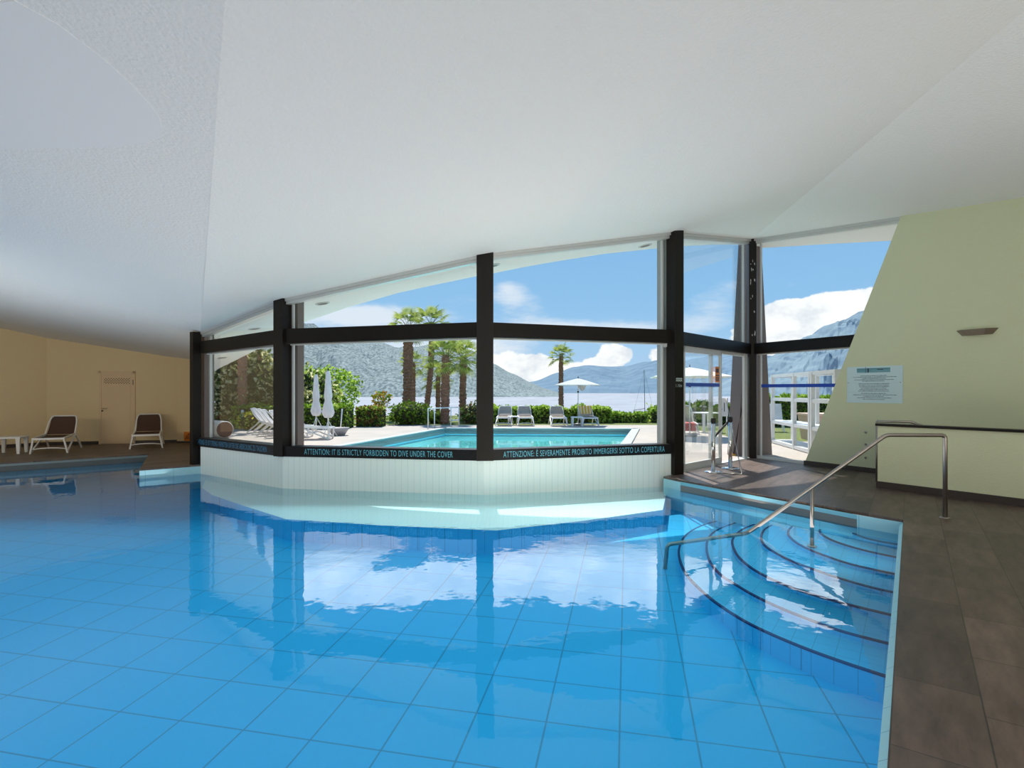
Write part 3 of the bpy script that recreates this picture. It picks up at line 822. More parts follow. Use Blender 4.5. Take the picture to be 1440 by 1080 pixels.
# ---- outside ground: terrace, lawn, lake, mountains
m = MB()
PLA, PLB, PRB, PRA = (-2.61, 21.9), (4.62, 21.55), (2.45, 13.4), (-4.95, 13.4)
for poly in ([(-7.42, 13.4), (-6.35, 11.46), (-3.9, 9.75), (-.44, 9.15), (2.85, 10.15), (5.35, 12.6), (8, 8.2), (14, 8.2), (14, 13.4)],
             [(-22, 24.6), (-22, 16.3), (-9, 16.3), (-7.42, 13.4), (-4.95, 13.4), PLA, (-2.61, 24.6)],
             [(-2.61, 24.6), PLA, PLB, (4.62, 24.6)],
             [PLB, PRB, (14, 13.4), (14, 16.6), (7.2, 16.6), (7.0, 24.6), (4.62, 24.6)]):
    m.prism(poly, -.2, -.02)
tag(m.build('terrace', M_TERR), kind='structure')
m = MB(); m.prism([(-45, 24.6), (7.0, 24.6), (7.2, 16.6), (45, 16.6), (45, 34), (-45, 34)], -.3, -.025)
tag(m.build('lawn', M_GRASS), kind='structure')
m = MB(); m.hexa([(-300, 34, -6), (300, 34, -6), (300, 40, -6), (-300, 40, -6), (-300, 34, -.03), (300, 34, -.03), (300, 40, -3.2), (-300, 40, -3.2)])
tag(m.build('lake_bank', M_GRASS), kind='structure')
def mat_lake():
    mm = mat('lake_water', (.34, .35, .39), .5, col2=(.27, .28, .32), scale=.12, bump=1.0, bscale=.9, spec=.06, stretch=(1, .35, 1))
    return mm
m = MB(); m.face([(-3000, 36, -3), (3000, 36, -3), (3000, 2500, -3), (-3000, 2500, -3)])
tag(m.build('lake', mat_lake()), kind='structure')

def mountain(name, ridge, d0, d1, base_y, mt, seed, rough=1.0, rows=34, step=4):
    """a slope from the far shore up to a ridge"""
    def ry(px):
        for (a, ya), (b, yb) in zip(ridge, ridge[1:]):
            if a <= px <= b:
                t = (px - a) / (b - a); t = t * t * (3 - 2 * t) * .5 + t * .5
                return ya + (yb - ya) * t
        return ridge[-1][1]
    x0, x1 = ridge[0][0], ridge[-1][0]; n = int((x1 - x0) / step)
    vs, fs = [], []
    for i in range(n + 1):
        px = x0 + (x1 - x0) * i / n; k = (px - CX) / F
        top = (HY - ry(px)) / F * d1 + EYE
        for j in range(rows + 1):
            t = j / rows
            y = d0 + (d1 - d0) * t
            h = -3.2 + (top + 3.2) * (t ** .85)
            env = math.sin(PI * min(1, t * 1.02)) ** .7 if t < .98 else 0
            s = 1.0 / (d1 * .11)
            nz = mnoise.fractal(Vector((k * d1 * s * 1.4, y * s * .6, seed)), .9, 2.1, 6)
            h += env * (top + 4) * .16 * rough * nz + (top + 4) * .012 * mnoise.noise(Vector((k * d1 * s * 12, y * s * 5, seed)))
            vs.append((k * y + 0.0, y, h))
        vs.append((k * d1 * 1.25, d1 * 1.25, -3.2))
    r2 = rows + 2
    for i in range(n):
        for j in range(r2 - 1):
            a = i * r2 + j; fs.append((a, a + r2, a + r2 + 1, a + 1))
    mm = MB(); mm.mesh(vs, fs, 0, False)
    return tag(mm.build(name, mt), kind='structure')
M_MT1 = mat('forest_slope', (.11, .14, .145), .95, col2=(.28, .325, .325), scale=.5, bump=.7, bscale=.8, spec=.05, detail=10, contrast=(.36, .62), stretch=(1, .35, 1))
M_MT2 = mat('hazy_far_slope', (.12, .19, .26), .95, col2=(.17, .245, .31), scale=.02, bump=.8, bscale=.05, spec=.05, detail=8)  # blue of the distance haze is put into the base colour
M_MT3 = mat('hazy_right_slope', (.12, .18, .24), .95, col2=(.21, .28, .32), scale=.05, bump=1.0, bscale=.12, spec=.05, detail=8, stretch=(1, .4, 1))  # bluish base colour includes air haze here too
mountain('mountain', [(180, 430), (300, 438), (380, 440), (430, 455), (480, 468), (530, 479), (560, 489), (590, 487), (625, 480), (660, 492), (693, 511), (720, 525), (747, 538), (765, 546), (800, 556), (850, 563)], 380, 760, 560, M_MT1, 2.0)
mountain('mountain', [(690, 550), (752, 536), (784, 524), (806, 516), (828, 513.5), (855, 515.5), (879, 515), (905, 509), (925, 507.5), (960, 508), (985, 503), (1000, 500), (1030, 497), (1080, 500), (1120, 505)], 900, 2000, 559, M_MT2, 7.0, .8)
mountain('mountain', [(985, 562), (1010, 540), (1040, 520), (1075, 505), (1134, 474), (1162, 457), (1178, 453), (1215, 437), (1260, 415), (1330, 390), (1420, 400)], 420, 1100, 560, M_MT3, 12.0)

# ---- outdoor pool
op = empty('outdoor_pool'); tag(op, kind='structure')
m = MB(); c4 = [Vector(p) for p in (PLA, PLB, PRB, PRA)]
for a, b in zip(c4, c4[1:] + c4[:1]):
    d_ = (b - a).normalized(); n_ = Vector((d_.y, -d_.x)); ctr = (c4[0] + c4[1] + c4[2] + c4[3]) / 4
    if n_.dot(ctr - a) > 0: n_ = -n_
    slab(m, a - d_ * .25, b + d_ * .25, n_, 0, .28, -.1, .03, -.1, .03)
m.build('coping', mat('pool_coping', (.40, .42, .42), .6), op)
m = MB()
for k, (a, b) in enumerate(zip(c4, c4[1:] + c4[:1])):
    for z0, z1, mi in ((-.075, .0, 0), (-.12, -.075, 1), (-.24, -.12, 0), (-.30, -.24, 1), (-1.3, -.30, 2)):
        m.face([(*a, z0), (*b, z0), (*b, z1), (*a, z1)], mi)
m.face([(*p, -1.25) for p in (PRA, PRB, PLB, PLA)], 2)
m.build('basin', [mat('outdoor_pool_tile', (.20, .58, .72), .4), mat('outdoor_pool_band', (.05, .26, .38), .4), mat('outdoor_pool_floor', (.66, .93, .92), .5)], op)
m = MB(); m.face([(*p, -.22) for p in (PRA, PRB, PLB, PLA)])
m.build('outdoor_water', mat_clear('outdoor_water', (.68, .95, .97), bump=.006, bscale=1.5), op)

# ================================================================== THE THINGS
# ---- handrail into the pool
hr = empty('pool_handrail', (5.08, 6.58, 0)); tag(hr, 'brushed steel handrail running from the deck down into the pool steps', 'handrail')
def rel(p, o=hr): return Vector(p) - o.location
def bend(pts, r=.06, n=5):
    pts = [Vector(p) for p in pts]; out = [pts[0]]
    for a, b, c in zip(pts, pts[1:], pts[2:]):
        d1, d2 = (a - b).normalized(), (c - b).normalized()
        p0, p2 = b + d1 * r, b + d2 * r
        for k in range(n + 1):
            t = k / n; out.append(p0 * (1 - t) ** 2 + b * 2 * t * (1 - t) + p2 * t * t)
    return out + [pts[-1]]
HRY = 6.60
p_in = (2.80, 6.66, WATER - .02)
m = MB(); m.tube(bend([rel(p) for p in ((5.085, 6.57, 0.0), (5.085, 6.57, .975), (4.41, HRY, .975), p_in, (1.86, 6.70, -.345), (1.82, 6.70, -.76))], .05), .024, 12)
m.build('rail', M_STEEL, hr)
mx_ = 3.555; f_ = (4.41 - mx_) / (4.41 - 2.80); rz_ = .975 + f_ * (WATER - .02 - .975)
m = MB(); m.tube([rel((mx_, 6.63, -.36)), rel((mx_, 6.63, rz_))], .021, 12); m.build('post', M_STEEL, hr)
for c in ((5.085, 6.57, .001), (mx_, 6.63, -.345)):
    m = MB(); c = rel(c); m.lathe([(.055, 0), (.055, .008), (.03, .014)], c, 20)
    for a in range(4): m.lathe([(.007, .008), (.007, .016)], (c.x + .042 * math.cos(a * PI / 2 + .6), c.y + .042 * math.sin(a * PI / 2 + .6), c.z), 8)
    m.build('flange', M_STEEL, hr)

# ---- handrail of the stair behind the low wall
sh = empty('stair_handrail', (5.95, 9.1, .6)); tag(sh, 'short steel stair handrail showing just above the low wall on the right', 'handrail')
m = MB(); m.tube(bend([Vector(p) - sh.location for p in ((5.90, 9.05, 1.0), (6.33, 8.88, 1.0), (6.60, 8.66, .86), (7.2, 8.0, .45))], .04), .021, 10); m.build('rail', M_STEEL, sh)
m = MB(); m.tube([Vector((6.75, 8.49, .76)) - sh.location, Vector((6.75, 8.49, .02)) - sh.location], .018, 8); m.build('post', M_STEEL, sh)
m = MB(); m.tube([Vector((5.90, 9.05, 1.0)) - sh.location, Vector((5.90, 9.05, .02)) - sh.location], .018, 8); m.build('post', M_STEEL, sh)

# ---- right wall: notice board, lamp, caps
WA = V[4] - nW * .02
def wall_pt(px, off=0.0):
    t = on_line(px, WA - nW * off, UW); return t, WA - nW * off + UW * t
sg = empty('wall_notice'); tag(sg, 'pale blue bathing notice board screwed to the slanted cream wall', 'notice board')
t0, p0 = wall_pt(1191, .012); t1, p1 = wall_pt(1269.5, .012)
z0 = EYE + (HY - 566.5) / F * p0.y; z1 = EYE + (HY - 516.5) / F * p0.y
z0 = .5 * (z0 + EYE + (HY - 567) / F * p1.y); z1 = .5 * (z1 + EYE + (HY - 513.5) / F * p1.y)
sg.location = (p0.x, p0.y, z0)
def on_sign(u_, v_, off): p = p0 + (p1 - p0) * u_ - nW * off; return Vector((p.x, p.y, z0 + (z1 - z0) * v_)) - sg.location
def sign_rect(m, u0, u1, v0, v1, o0, o1, mi=0):
    q = [on_sign(u0, v0, o0), on_sign(u1, v0, o0), on_sign(u1, v1, o0), on_sign(u0, v1, o0)]; q2 = [on_sign(u0, v0, o1), on_sign(u1, v0, o1), on_sign(u1, v1, o1), on_sign(u0, v1, o1)]
    m.hexa(q + q2, mi)
m = MB(); sign_rect(m, 0, 1, 0, 1, -.012, .0); m.build('board', mat('pale_blue_board', (.56, .72, .76), .35), sg)
m = MB(); sign_rect(m, .19, .79, .83, .955, .0, .001); m.build('blue_banner', mat('teal_banner', (.16, .36, .42), .5), sg)
m = MB(); sign_rect(m, .35, .356, .82, .99, .001, .002); sign_rect(m, .39, .41, .83, .95, .001, .002); sign_rect(m, .56, .67, .90, .915, .001, .002)
sign_rect(m, .19, .79, .925, .932, .001, .002); sign_rect(m, .19, .45, .885, .891, .001, .002); m.build('banner_drawing', M_BLACKP, sg)
rr = random.Random(11)
def lines_block(m, v_top, rows_, dv):
    for k, (a, b) in enumerate(rows_):
        u_ = a; v_ = v_top - k * dv
        while u_ < b:
            w_ = rr.uniform(.006, .028)
            sign_rect(m, u_, min(u_ + w_, b), v_, v_ + .017 + rr.choice((0, .004)), .0, .001)
            u_ += w_ + rr.uniform(.004, .009)
spm = mat('grey_print', (.14, .20, .23), .6)
m = MB()
lines_block(m, .735, [(.26, .73), (.12, .90), (.28, .72), (.15, .85), (.29, .69)], .037)
m.build('small_print', spm, sg)
m = MB()
lines_block(m, .515, [(.22, .78), (.23, .77), (.24, .77), (.27, .73), (.24, .76), (.22, .77)], .040)
m.build('small_print', spm, sg)
m = MB()
lines_block(m, .250, [(.27, .72), (.12, .90), (.31, .68), (.20, .81), (.30, .69)], .040)
m.build('small_print', spm, sg)
m = MB(); sign_rect(m, .03, .97, .545, .548, 0, .001); sign_rect(m, .02, .98, .283, .286, 0, .001); m.build('rule', mat('rule_grey', (.36, .48, .52), .6), sg)
for u_ in (.025, .965):
    m = MB(); c = on_sign(u_, .555, .001); m.tube([c, c - Vector((nW.x, nW.y, 0)) * .006], .009, 10); m.build('screw', M_STEEL, sg)

wl = empty('wall_sconce'); tag(wl, 'wedge shaped metal wall lamp high on the right cream wall', 'wall lamp')
t0, p0 = wall_pt(1345); t1, p1 = wall_pt(1405); zc_ = EYE + (HY - 465) / F * ((p0.y + p1.y) / 2)
mid = (p0 + p1) / 2; hw = (p1 - p0).length / 2; wl.location = (mid.x, mid.y, zc_)
def lw(s, o, z): v = UW * s - nW * o; return Vector((v.x, v.y, z))
m = MB()
top = [lw(-hw, .005, .02), lw(-hw * .55, .12, .02), lw(hw * .55, .12, .02), lw(hw, .005, .02)]
bot = [lw(-hw * .72, .005, -.07), lw(-hw * .42, .075, -.07), lw(hw * .42, .075, -.07), lw(hw * .72, .005, -.07)]
m.mesh(top + bot, [(4, 5, 1, 0), (5, 6, 2, 1), (6, 7, 3, 2), (7, 6, 5, 4)])
top2 = [p + Vector((0, 0, .0)) for p in top]
m.mesh([lw(-hw * .95, .01, .015), lw(-hw * .52, .11, .015), lw(hw * .52, .11, .015), lw(hw * .95, .01, .015)], [(3, 2, 1, 0)])
m.build('lamp_body', mat('bronze_lamp_metal', (.27, .22, .17), .45, .5), wl)
m = MB(); m.mesh([lw(-hw * .8, .02, .018), lw(-hw * .45, .09, .018), lw(hw * .45, .09, .018), lw(hw * .8, .02, .018)], [(0, 1, 2, 3)]); m.build('lamp_glass', M_WPLAST, wl)

for k, (py, w_) in enumerate(((607.8, 'topmost'), (624.7, 'middle'), (643.5, 'lowest'))):
    t0, p0 = wall_pt(1217.5, .001); z_ = EYE + (HY - py) / F * p0.y
    m = MB(); m.tube([(0, 0, 0), (-nW.x * .012, -nW.y * .012, 0)], .021, 12)
    o = m.build('wall_socket_cap', M_STEEL); o.location = (p0.x, p0.y, z_)
    tag(o, w_ + ' of three small round metal caps in a column beside the low wall', 'wall cap', 'round caps on the right wall')

# ---- queue posts and wire stand by the glass door
def stanchion(px, py, label, belt=None):
    p = gnd(px, py); s = empty('stanchion', p); tag(s, label, 'stanchion', 'queue posts by the door')
    m = MB(); m.lathe([(.165, 0), (.165, .012), (.13, .024), (.05, .03)], (0, 0, 0), 32); m.build('base', M_CHROME, s)
    m = MB(); m.lathe([(.036, .025), (.036, .90)], (0, 0, 0), 20); m.build('pole', M_CHROME, s)
    m = MB(); m.lathe([(.037, .895), (.038, .90), (.038, .985), (.030, .995)], (0, 0, 0), 16)
    for a in (0, PI / 2, PI, 3 * PI / 2): m.box((.038 * math.cos(a), .038 * math.sin(a), .945), (.012, .02, .06), a)
    m.build('belt_head', M_BLACKP, s)
    return s, p
s1, q1 = stanchion(1003, 664, 'polished steel queue post nearer the black post of the glass door')
s2, q2 = stanchion(1027, 659, 'polished steel queue post with black belt clipped on, farther from the door')
m = MB(); d_ = (q1 - q2); pts = []
for k in range(9):
    t = k / 8; pts.append((d_.x * t * .93, d_.y * t * .93, .945 - .30 * t - .0 * t))
for a, b in zip(pts, pts[1:]):
    a, b = Vector(a), Vector(b)
    m.bar(a, b, .004, .05)
m.build('belt', M_BLACKP, s2)
fs_ = empty('wire_stand', gnd(1030, 666)); tag(fs_, 'thin wire floor stand leaning beside the steel queue posts', 'stand')
o = fs_.location
A_ = gnd(1012, 665.5) - o; B_ = gnd(1043.5, 667.5) - o; Y_ = gnd(1036, 655).y
C_ = at(1021, 560, Y_) - o; D_ = at(1029, 600, Y_ - .2) - o
m = MB(); m.tube(bend([A_ + Vector((0, 0, .008)), B_ + Vector((0, 0, .008)), D_, C_], .03), .008, 8); m.build('wire_frame', M_STEEL, fs_)

# ---- warning sign on the far left wall
wsn = empty('warning_sign'); tag(wsn, 'small orange warning sign with black triangle low on the far left wall', 'sign')
c = at(265.5, 613.6, 15.985); wsn.location = c
m = MB(); m.box((0, 0, 0), (.27, .012, .26)); m.build('sign_plate', M_ORANGE, wsn)
m = MB()
tr = [(-.085, -.035), (.085, -.035), (0, .095)]; ti = [(-.058, -.02), (.058, -.02), (0, .066)]
for k in range(3):
    a, b, c2, d2_ = tr[k], tr[(k + 1) % 3], ti[(k + 1) % 3], ti[k]
    m.face([(p[0], -.0075, p[1]) for p in (a, b, c2, d2_)])
m.box((0, -.0075, .015), (.010, .002, .04)); m.box((0, -.0075, -.06), (.22, .002, .012)); m.build('warning_triangle', M_BLACKP, wsn)

# ---- sun loungers
def make_lounger(label, group, sling, zback=.83, W=.62):
    t = empty('sun_lounger'); tag(t, label, 'sun lounger', group)
    hw = W / 2
    m = MB(); n = 8                                       # seat sling, slightly sagging
    for k in range(n):
        y0, y1 = .02 + .93 * k / n, .02 + .93 * (k + 1) / n
        s0, s1 = [.355 + .03 * y - .02 * math.sin(PI * min(1, y / .95)) for y in (y0, y1)]
        m.hexa([(-hw + .03, y0, s0 - .012), (hw - .03, y0, s0 - .012), (hw - .03, y1, s1 - .012), (-hw + .03, y1, s1 - .012), (-hw + .03, y0, s0), (hw - .03, y0, s0), (hw - .03, y1, s1), (-hw + .03, y1, s1)])
    m.build('seat', sling, t)
    b0, b1 = Vector((0, .93, .40)), Vector((0, 1.27, zback))
    m = MB(); prof = []; n = 9
    for k in range(n + 1):
        q = k / n; p = b0.lerp(b1, q) + Vector((0, .035 * math.sin(PI * q), -.02 * math.sin(PI * q)))
        w_ = hw - .035 - (.05 * max(0, (q - .85) / .15) ** 2) - .015 * q
        prof.append((p, w_))
    for (p, w_), (p2, w2) in zip(prof, prof[1:]):
        o_ = Vector((0, .012, -.004))
        m.hexa([Vector((-w_, p.y, p.z)), Vector((w_, p.y, p.z)), Vector((w_, p.y, p.z)) + o_, Vector((-w_, p.y, p.z)) + o_, Vector((-w2, p2.y, p2.z)), Vector((w2, p2.y, p2.z)), Vector((w2, p2.y, p2.z)) + o_, Vector((-w2, p2.y, p2.z)) + o_])
    m.build('backrest', sling, t)
    m = MB(); m.tube([(-hw + .01, b0.y - .02, b0.z), (-hw + .025, b1.y - .12, b1.z - .14), (-hw + .06, b1.y + .008, b1.z + .004), (-hw + .12, b1.y + .012, b1.z + .015), (hw - .12, b1.y + .012, b1.z + .015), (hw - .06, b1.y + .008, b1.z + .004), (hw - .025, b1.y - .12, b1.z - .14), (hw - .01, b0.y - .02, b0.z)], .017, 8); m.build('back_frame', M_WPLAST, t)
    m = MB()
    for s in (-1, 1): m.bar((s * (hw - .015), 0, .35), (s * (hw - .015), 1.0, .395), .035, .05)
    m.bar((-hw, .015, .35), (hw, .015, .35), .035, .045); m.build('seat_frame', M_WPLAST, t)
    for s in (-1, 1):
        m = MB(); m.bar((s * (hw - .02), .03, .345), (s * (hw + .045), .07, 0), .035, .045, up=(0, 1, 0)); m.bar((s * (hw + .04), .08, .03), (s * (hw), .92, .39), .03, .035); m.build('leg', M_WPLAST, t)
        m = MB(); m.bar((s * (hw), .93, .40), (s * (hw + .03), 1.38, 0), .03, .04); m.build('leg', M_WPLAST, t)
    m = MB(); m.tube([(-hw - .03, .06, .10), (-hw * .5, .06, .125), (0, .06, .13), (hw * .5, .06, .125), (hw + .03, .06, .10)], .014, 8); m.build('stretcher', M_WPLAST, t)
    return t
def place(o, loc, rz, label=None, group=None):
    o.location = loc; o.rotation_euler = (0, 0, rz)
    if label: o['label'] = label
    if group: o['group'] = group
    return o
def make_table(label, group=None, S=.50, Hh=.40):
    t = empty('side_table'); tag(t, label, 'side table', group)
    m = MB(); m.rbox((0, 0, Hh - .02), (S, S, .04), .012); m.build('table_top', M_WPLAST, t)
    for sx in (-1, 1):
        for sy in (-1, 1):
            m = MB(); x, y = sx * (S / 2 - .05), sy * (S / 2 - .05)
            m.hexa([(x * 1.05 - .028, y * 1.05 - .028, 0), (x * 1.05 + .028, y * 1.05 - .028, 0), (x * 1.05 + .028, y * 1.05 + .028, 0), (x * 1.05 - .028, y * 1.05 + .028, 0), (x - .04, y - .04, Hh - .035), (x + .04, y - .04, Hh - .035), (x + .04, y + .04, Hh - .035), (x - .04, y + .04, Hh - .035)])
            m.build('leg', M_WPLAST, t)
    return t
ing = 'brown loungers at the indoor pool'
l1 = make_lounger('brown sling lounger with white frame between side table and inner door', ing, M_BROWN)
place(l1, (-10.99, 13.26, 0), math.radians(25))
l2 = copy_tree(l1); place(l2, (-9.40, 14.38, 0), math.radians(30), 'brown sling lounger with white frame standing right of the inner door')
it = make_table('white plastic side table by the left wall indoors', S=.52); place(it, (-11.95, 13.35, 0), math.radians(22))
# ---- outdoor loungers and tables
out = 'loungers along the far side of the outdoor pool'
po = make_lounger('taupe sling lounger outdoors, partly hidden behind the middle black window post', out, M_TAUPE, zback=.80)
spots = [(708, 599.3, -3, None), (740, 599.3, 3, 'taupe sling lounger outdoors, second from the middle window post, beside a white table'),
         (787, 599.8, 2, 'grey shaded lounger outdoors in front of the lone palm'), (831, 599.8, 4, 'outdoor lounger with a yellow striped towel over its back')]
for k, (px, py, rz, lab) in enumerate(spots):
    o = po if k == 0 else copy_tree(po)
    place(o, gnd(px, py, -.02), math.radians(rz), lab); 
ot = make_table('white side table outdoors between the two taupe loungers nearest the middle window post', 'outdoor side tables')
place(ot, gnd(722, 598.0, -.02), 0)
ot2 = copy_tree(ot); place(ot2, gnd(811.5, 599.2, -.02), 0, 'white side table outdoors under the open white parasol')
# striped towel over the last lounger
lo = o.location; tw = empty('striped_towel', lo, math.radians(4)); tag(tw, 'yellow and white striped towel hanging over a lounger back', 'towel')
m = MB(); m.hexa([(-.27, 1.02, .46), (.27, 1.02, .44), (.27, 1.045, .44), (-.27, 1.045, .46), (-.28, 1.24, .835), (.28, 1.24, .835), (.28, 1.30, .84), (-.28, 1.30, .84)])
m.hexa([(-.28, 1.28, .60), (.28, 1.28, .60), (.28, 1.33, .60), (-.28, 1.33, .60), (-.28, 1.27, .838), (.28, 1.27, .838), (.28, 1.31, .838), (-.28, 1.31, .838)])
ms = mat_lines('striped_towelling', (.85, .80, .68), (.75, .42, .06), [((1, 0), .135, .0)], .135, .9)
m.build('towel_cloth', ms, tw)
# row of white loungers on the left, heads towards the hedge
pw = make_lounger('white lounger with raised back, nearest the yellow flowers in the left row', 'white loungers on the left terrace', M_CANVASG, zback=.85)
pw['category'] = 'sun lounger'
labs = [None, 'white lounger with raised back, second from the yellow flowers', 'white lounger with raised back, third from the yellow flowers', 'white lounger with raised back, fourth from the flowers, half behind the window post', 'white lounger whose flat foot end shows below the closed parasols']
for k, (x, y) in enumerate(((-8.2, 20.6), (-7.68, 19.85), (-7.17, 19.1), (-6.56, 18.35), (-5.62, 17.55))):
    o = pw if k == 0 else copy_tree(pw)
    place(o, (x, y, -.02), math.radians(96), labs[k])

# ---- parasols
def lobes(n, amp): return lambda a, z: 1 + amp * math.cos(n * a)
def closed_parasol(px, py, Y, h, label):
    t = empty('closed_parasol', (at(px, 0, Y).x, Y, -.02)); tag(t, label, 'parasol', 'closed parasols')
    m = MB(); m.lathe([(.022, 0), (.022, h)], (0, 0, 0), 10); m.build('pole', M_WPLAST, t)
    m = MB(); m.lathe([(.035, h - .02), (.07, h - .10), (.095, h - .5), (.125, h - .85), (.10, h - .98), (.15, h - 1.20), (.19, h - 1.38), (.15, h - 1.5), (.10, h - 1.56), (.03, h - 1.5)][::-1], (0, 0, 0), 48, fn=lobes(8, .13)); m.build('folded_canopy', M_CANVASG, t)
    m = MB(); m.lathe([(.015, h - .02), (.03, h + .0), (.022, h + .05), (.006, h + .08)], (0, 0, 0), 10); m.build('finial', M_BLACKP, t)
    m = MB()
    for a in (0.3, 2.4, 4.5): m.tube([(.02 * math.cos(a), .02 * math.sin(a), .5), (.28 * math.cos(a), .28 * math.sin(a), .01)], .012, 6)
    m.build('tripod', M_WPLAST, t)
    return t
closed_parasol(444.5, 0, 20.9, 2.13, 'shorter closed white parasol on the left, over the loungers')
closed_parasol(461.5, 0, 18.4, 2.18, 'taller closed white parasol on a tripod, right of the other closed one')
def open_parasol(px, Y, r, zt, zr, rot, label, mt=M_CANVAS, seg=8):
    t = empty('open_parasol', (at(px, 0, Y).x, Y, -.02)); tag(t, label, 'parasol', 'open parasols')
    m = MB(); rim = [(r * math.cos(rot + 2 * PI * k / seg), r * math.sin(rot + 2 * PI * k / seg), zr) for k in range(seg)]
    n = 5; rings = []
    for q in range(1, n + 1):
        f = q / n; rings.append([(x * f, y * f, zt + (zr - zt) * (f ** 1.12)) for x, y, z in rim])
    vs = [(0, 0, zt)] + [p for rg in rings for p in rg]; fsx = [(0, 1 + k, 1 + (k + 1) % seg) for k in range(seg)]
    for q in range(n - 1):
        for k in range(seg):
            a, b = 1 + q * seg, 1 + (q + 1) * seg; fsx.append((a + k, b + k, b + (k + 1) % seg, a + (k + 1) % seg))
    low = [(x, y, z - .012) for x, y, z in vs]
    m.mesh(vs, fsx); m.mesh(low, [tuple(reversed(f)) for f in fsx])
    for k in range(seg):
        a, b = rim[k], rim[(k + 1) % seg]; m.face([(a[0], a[1], a[2] - .03), (b[0], b[1], b[2] - .03), b, a])
    m.build('canopy', mt, t)
    m = MB(); m.lathe([(.022, 0), (.022, zt + .02)], (0, 0, 0), 10); m.build('pole', M_WPLAST, t)
    m = MB(); m.lathe([(.012, zt), (.028, zt + .02), (.018, zt + .06), (.004, zt + .10)], (0, 0, 0), 10); m.build('finial', M_BLACKP, t)
    for k in range(seg):
        m = MB(); a = rim[k]; m.bar((0, 0, zt - .06), (a[0] * .97, a[1] * .97, zr - .012), .014, .018); m.build('rib', M_WPLAST, t)
    m = MB(); m.lathe([(.04, zr - .34), (.04, zr - .27)], (0, 0, 0), 12); m.build('runner', M_BLACKP, t)
    m = MB(); m.lathe([(.24, 0), (.24, .05), (.06, .08)], (0, 0, 0), 20); m.build('base', M_GREY, t)
    return t
pa = open_parasol(813, 24.6, 1.22, 2.05, 1.76, .5, 'open white parasol beside the lone palm and the striped towel', seg=4)
m = MB(); m.lathe([(.02, 1.5), (.10, 1.58), (.13, 1.72), (.12, 1.8)], (.17, -.05, 0), 16, fn=lobes(6, .2)); m.build('gathered_strap', M_CANVASG, pa)
open_parasol(970, 18.6, 1.42, 2.29, 1.97, .35, 'open cream parasol seen through the sliding glass door', mat('cream_canvas', (.82, .78, .68), .8), seg=6)

# ---- white open frame shelf outside the right window
wf = empty('white_frame_screen', (7.14, 13.4, -.02)); tag(wf, 'white open box frame screen outside the right window', 'screen')
d_ = Vector((.39, 2.8)).normalized(); n_ = Vector((d_.y, -d_.x)); dep = .55
def wp(s, o_, z): v = d_ * s + n_ * o_; return Vector((v.x, v.y, z))
Hs = 1.97; pw_ = .085
for s in (2.78, 1.05, .0, -.14, -1.42):
    for o_ in (0, dep):
        m = MB(); m.bar(wp(s, o_, 0), wp(s, o_, Hs), pw_, pw_, up=(d_.x, d_.y, 0)); m.build('post', M_WHITE, wf)
for z_ in (.06, .62, 1.27, Hs - .04):
    for (a, b) in ((2.78, 0), (-.14, -1.42)):
        for o_ in (0, dep):
            m = MB(); m.bar(wp(a, o_, z_), wp(b, o_, z_), pw_ * .8, pw_); m.build('rail', M_WHITE, wf)
    for s in (2.78, 0, -.14, -1.42):
        m = MB(); m.bar(wp(s, 0, z_), wp(s, dep, z_), pw_ * .8, pw_); m.build('cross_rail', M_WHITE, wf)
for z_ in (.09, .64):
    for (a, b) in ((2.78, 0), (-.14, -1.42)):
        m = MB(); m.hexa([wp(a, 0, z_), wp(b, 0, z_), wp(b, dep, z_), wp(a, dep, z_), wp(a, 0, z_ + .02), wp(b, 0, z_ + .02), wp(b, dep, z_ + .02), wp(a, dep, z_ + .02)]); m.build('shelf_board', M_WHITE, wf)

pt = empty('planter_box', gnd(1150, 618, -.02)); tag(pt, 'tan square planter tub behind the white frame screen', 'planter')
m = MB(); w0, w1, hh = .34, .42, .78
q = [(-w0, -w0, 0), (w0, -w0, 0), (w0, w0, 0), (-w0, w0, 0), (-w1, -w1, hh), (w1, -w1, hh), (w1, w1, hh), (-w1, w1, hh)]
m.hexa(q); m.build('tub', mat('tan_tub', (.60, .42, .30), .7), pt)
m = MB(); m.rbox((0, 0, hh), (w1 * 2.08, w1 * 2.08, .07), .015); m.build('tub_rim', mat('tan_tub_rim', (.66, .48, .36), .7), pt)

# white garden chair
gc = empty('garden_chair', gnd(1091, 607, -.02), math.radians(-20)); tag(gc, 'white plastic garden chair on the lawn outside the right window', 'chair')
m = MB(); m.rbox((0, 0, .42), (.50, .50, .04), .015); m.build('seat', M_WPLAST, gc)
m = MB(); m.hexa([(-.25, .20, .44), (.25, .20, .44), (.25, .23, .44), (-.25, .23, .44), (-.22, .42, 1.02), (.22, .42, 1.02), (.22, .45, 1.02), (-.22, .45, 1.02)]); m.build('backrest', M_CANVASG, gc)
for sx in (-1, 1):
    for sy in (-1, 1):
        m = MB(); m.bar((sx * .22, sy * .22, .42), (sx * .26, sy * .28, 0), .035, .035, up=(0, 1, 0)); m.build('leg', M_WPLAST, gc)

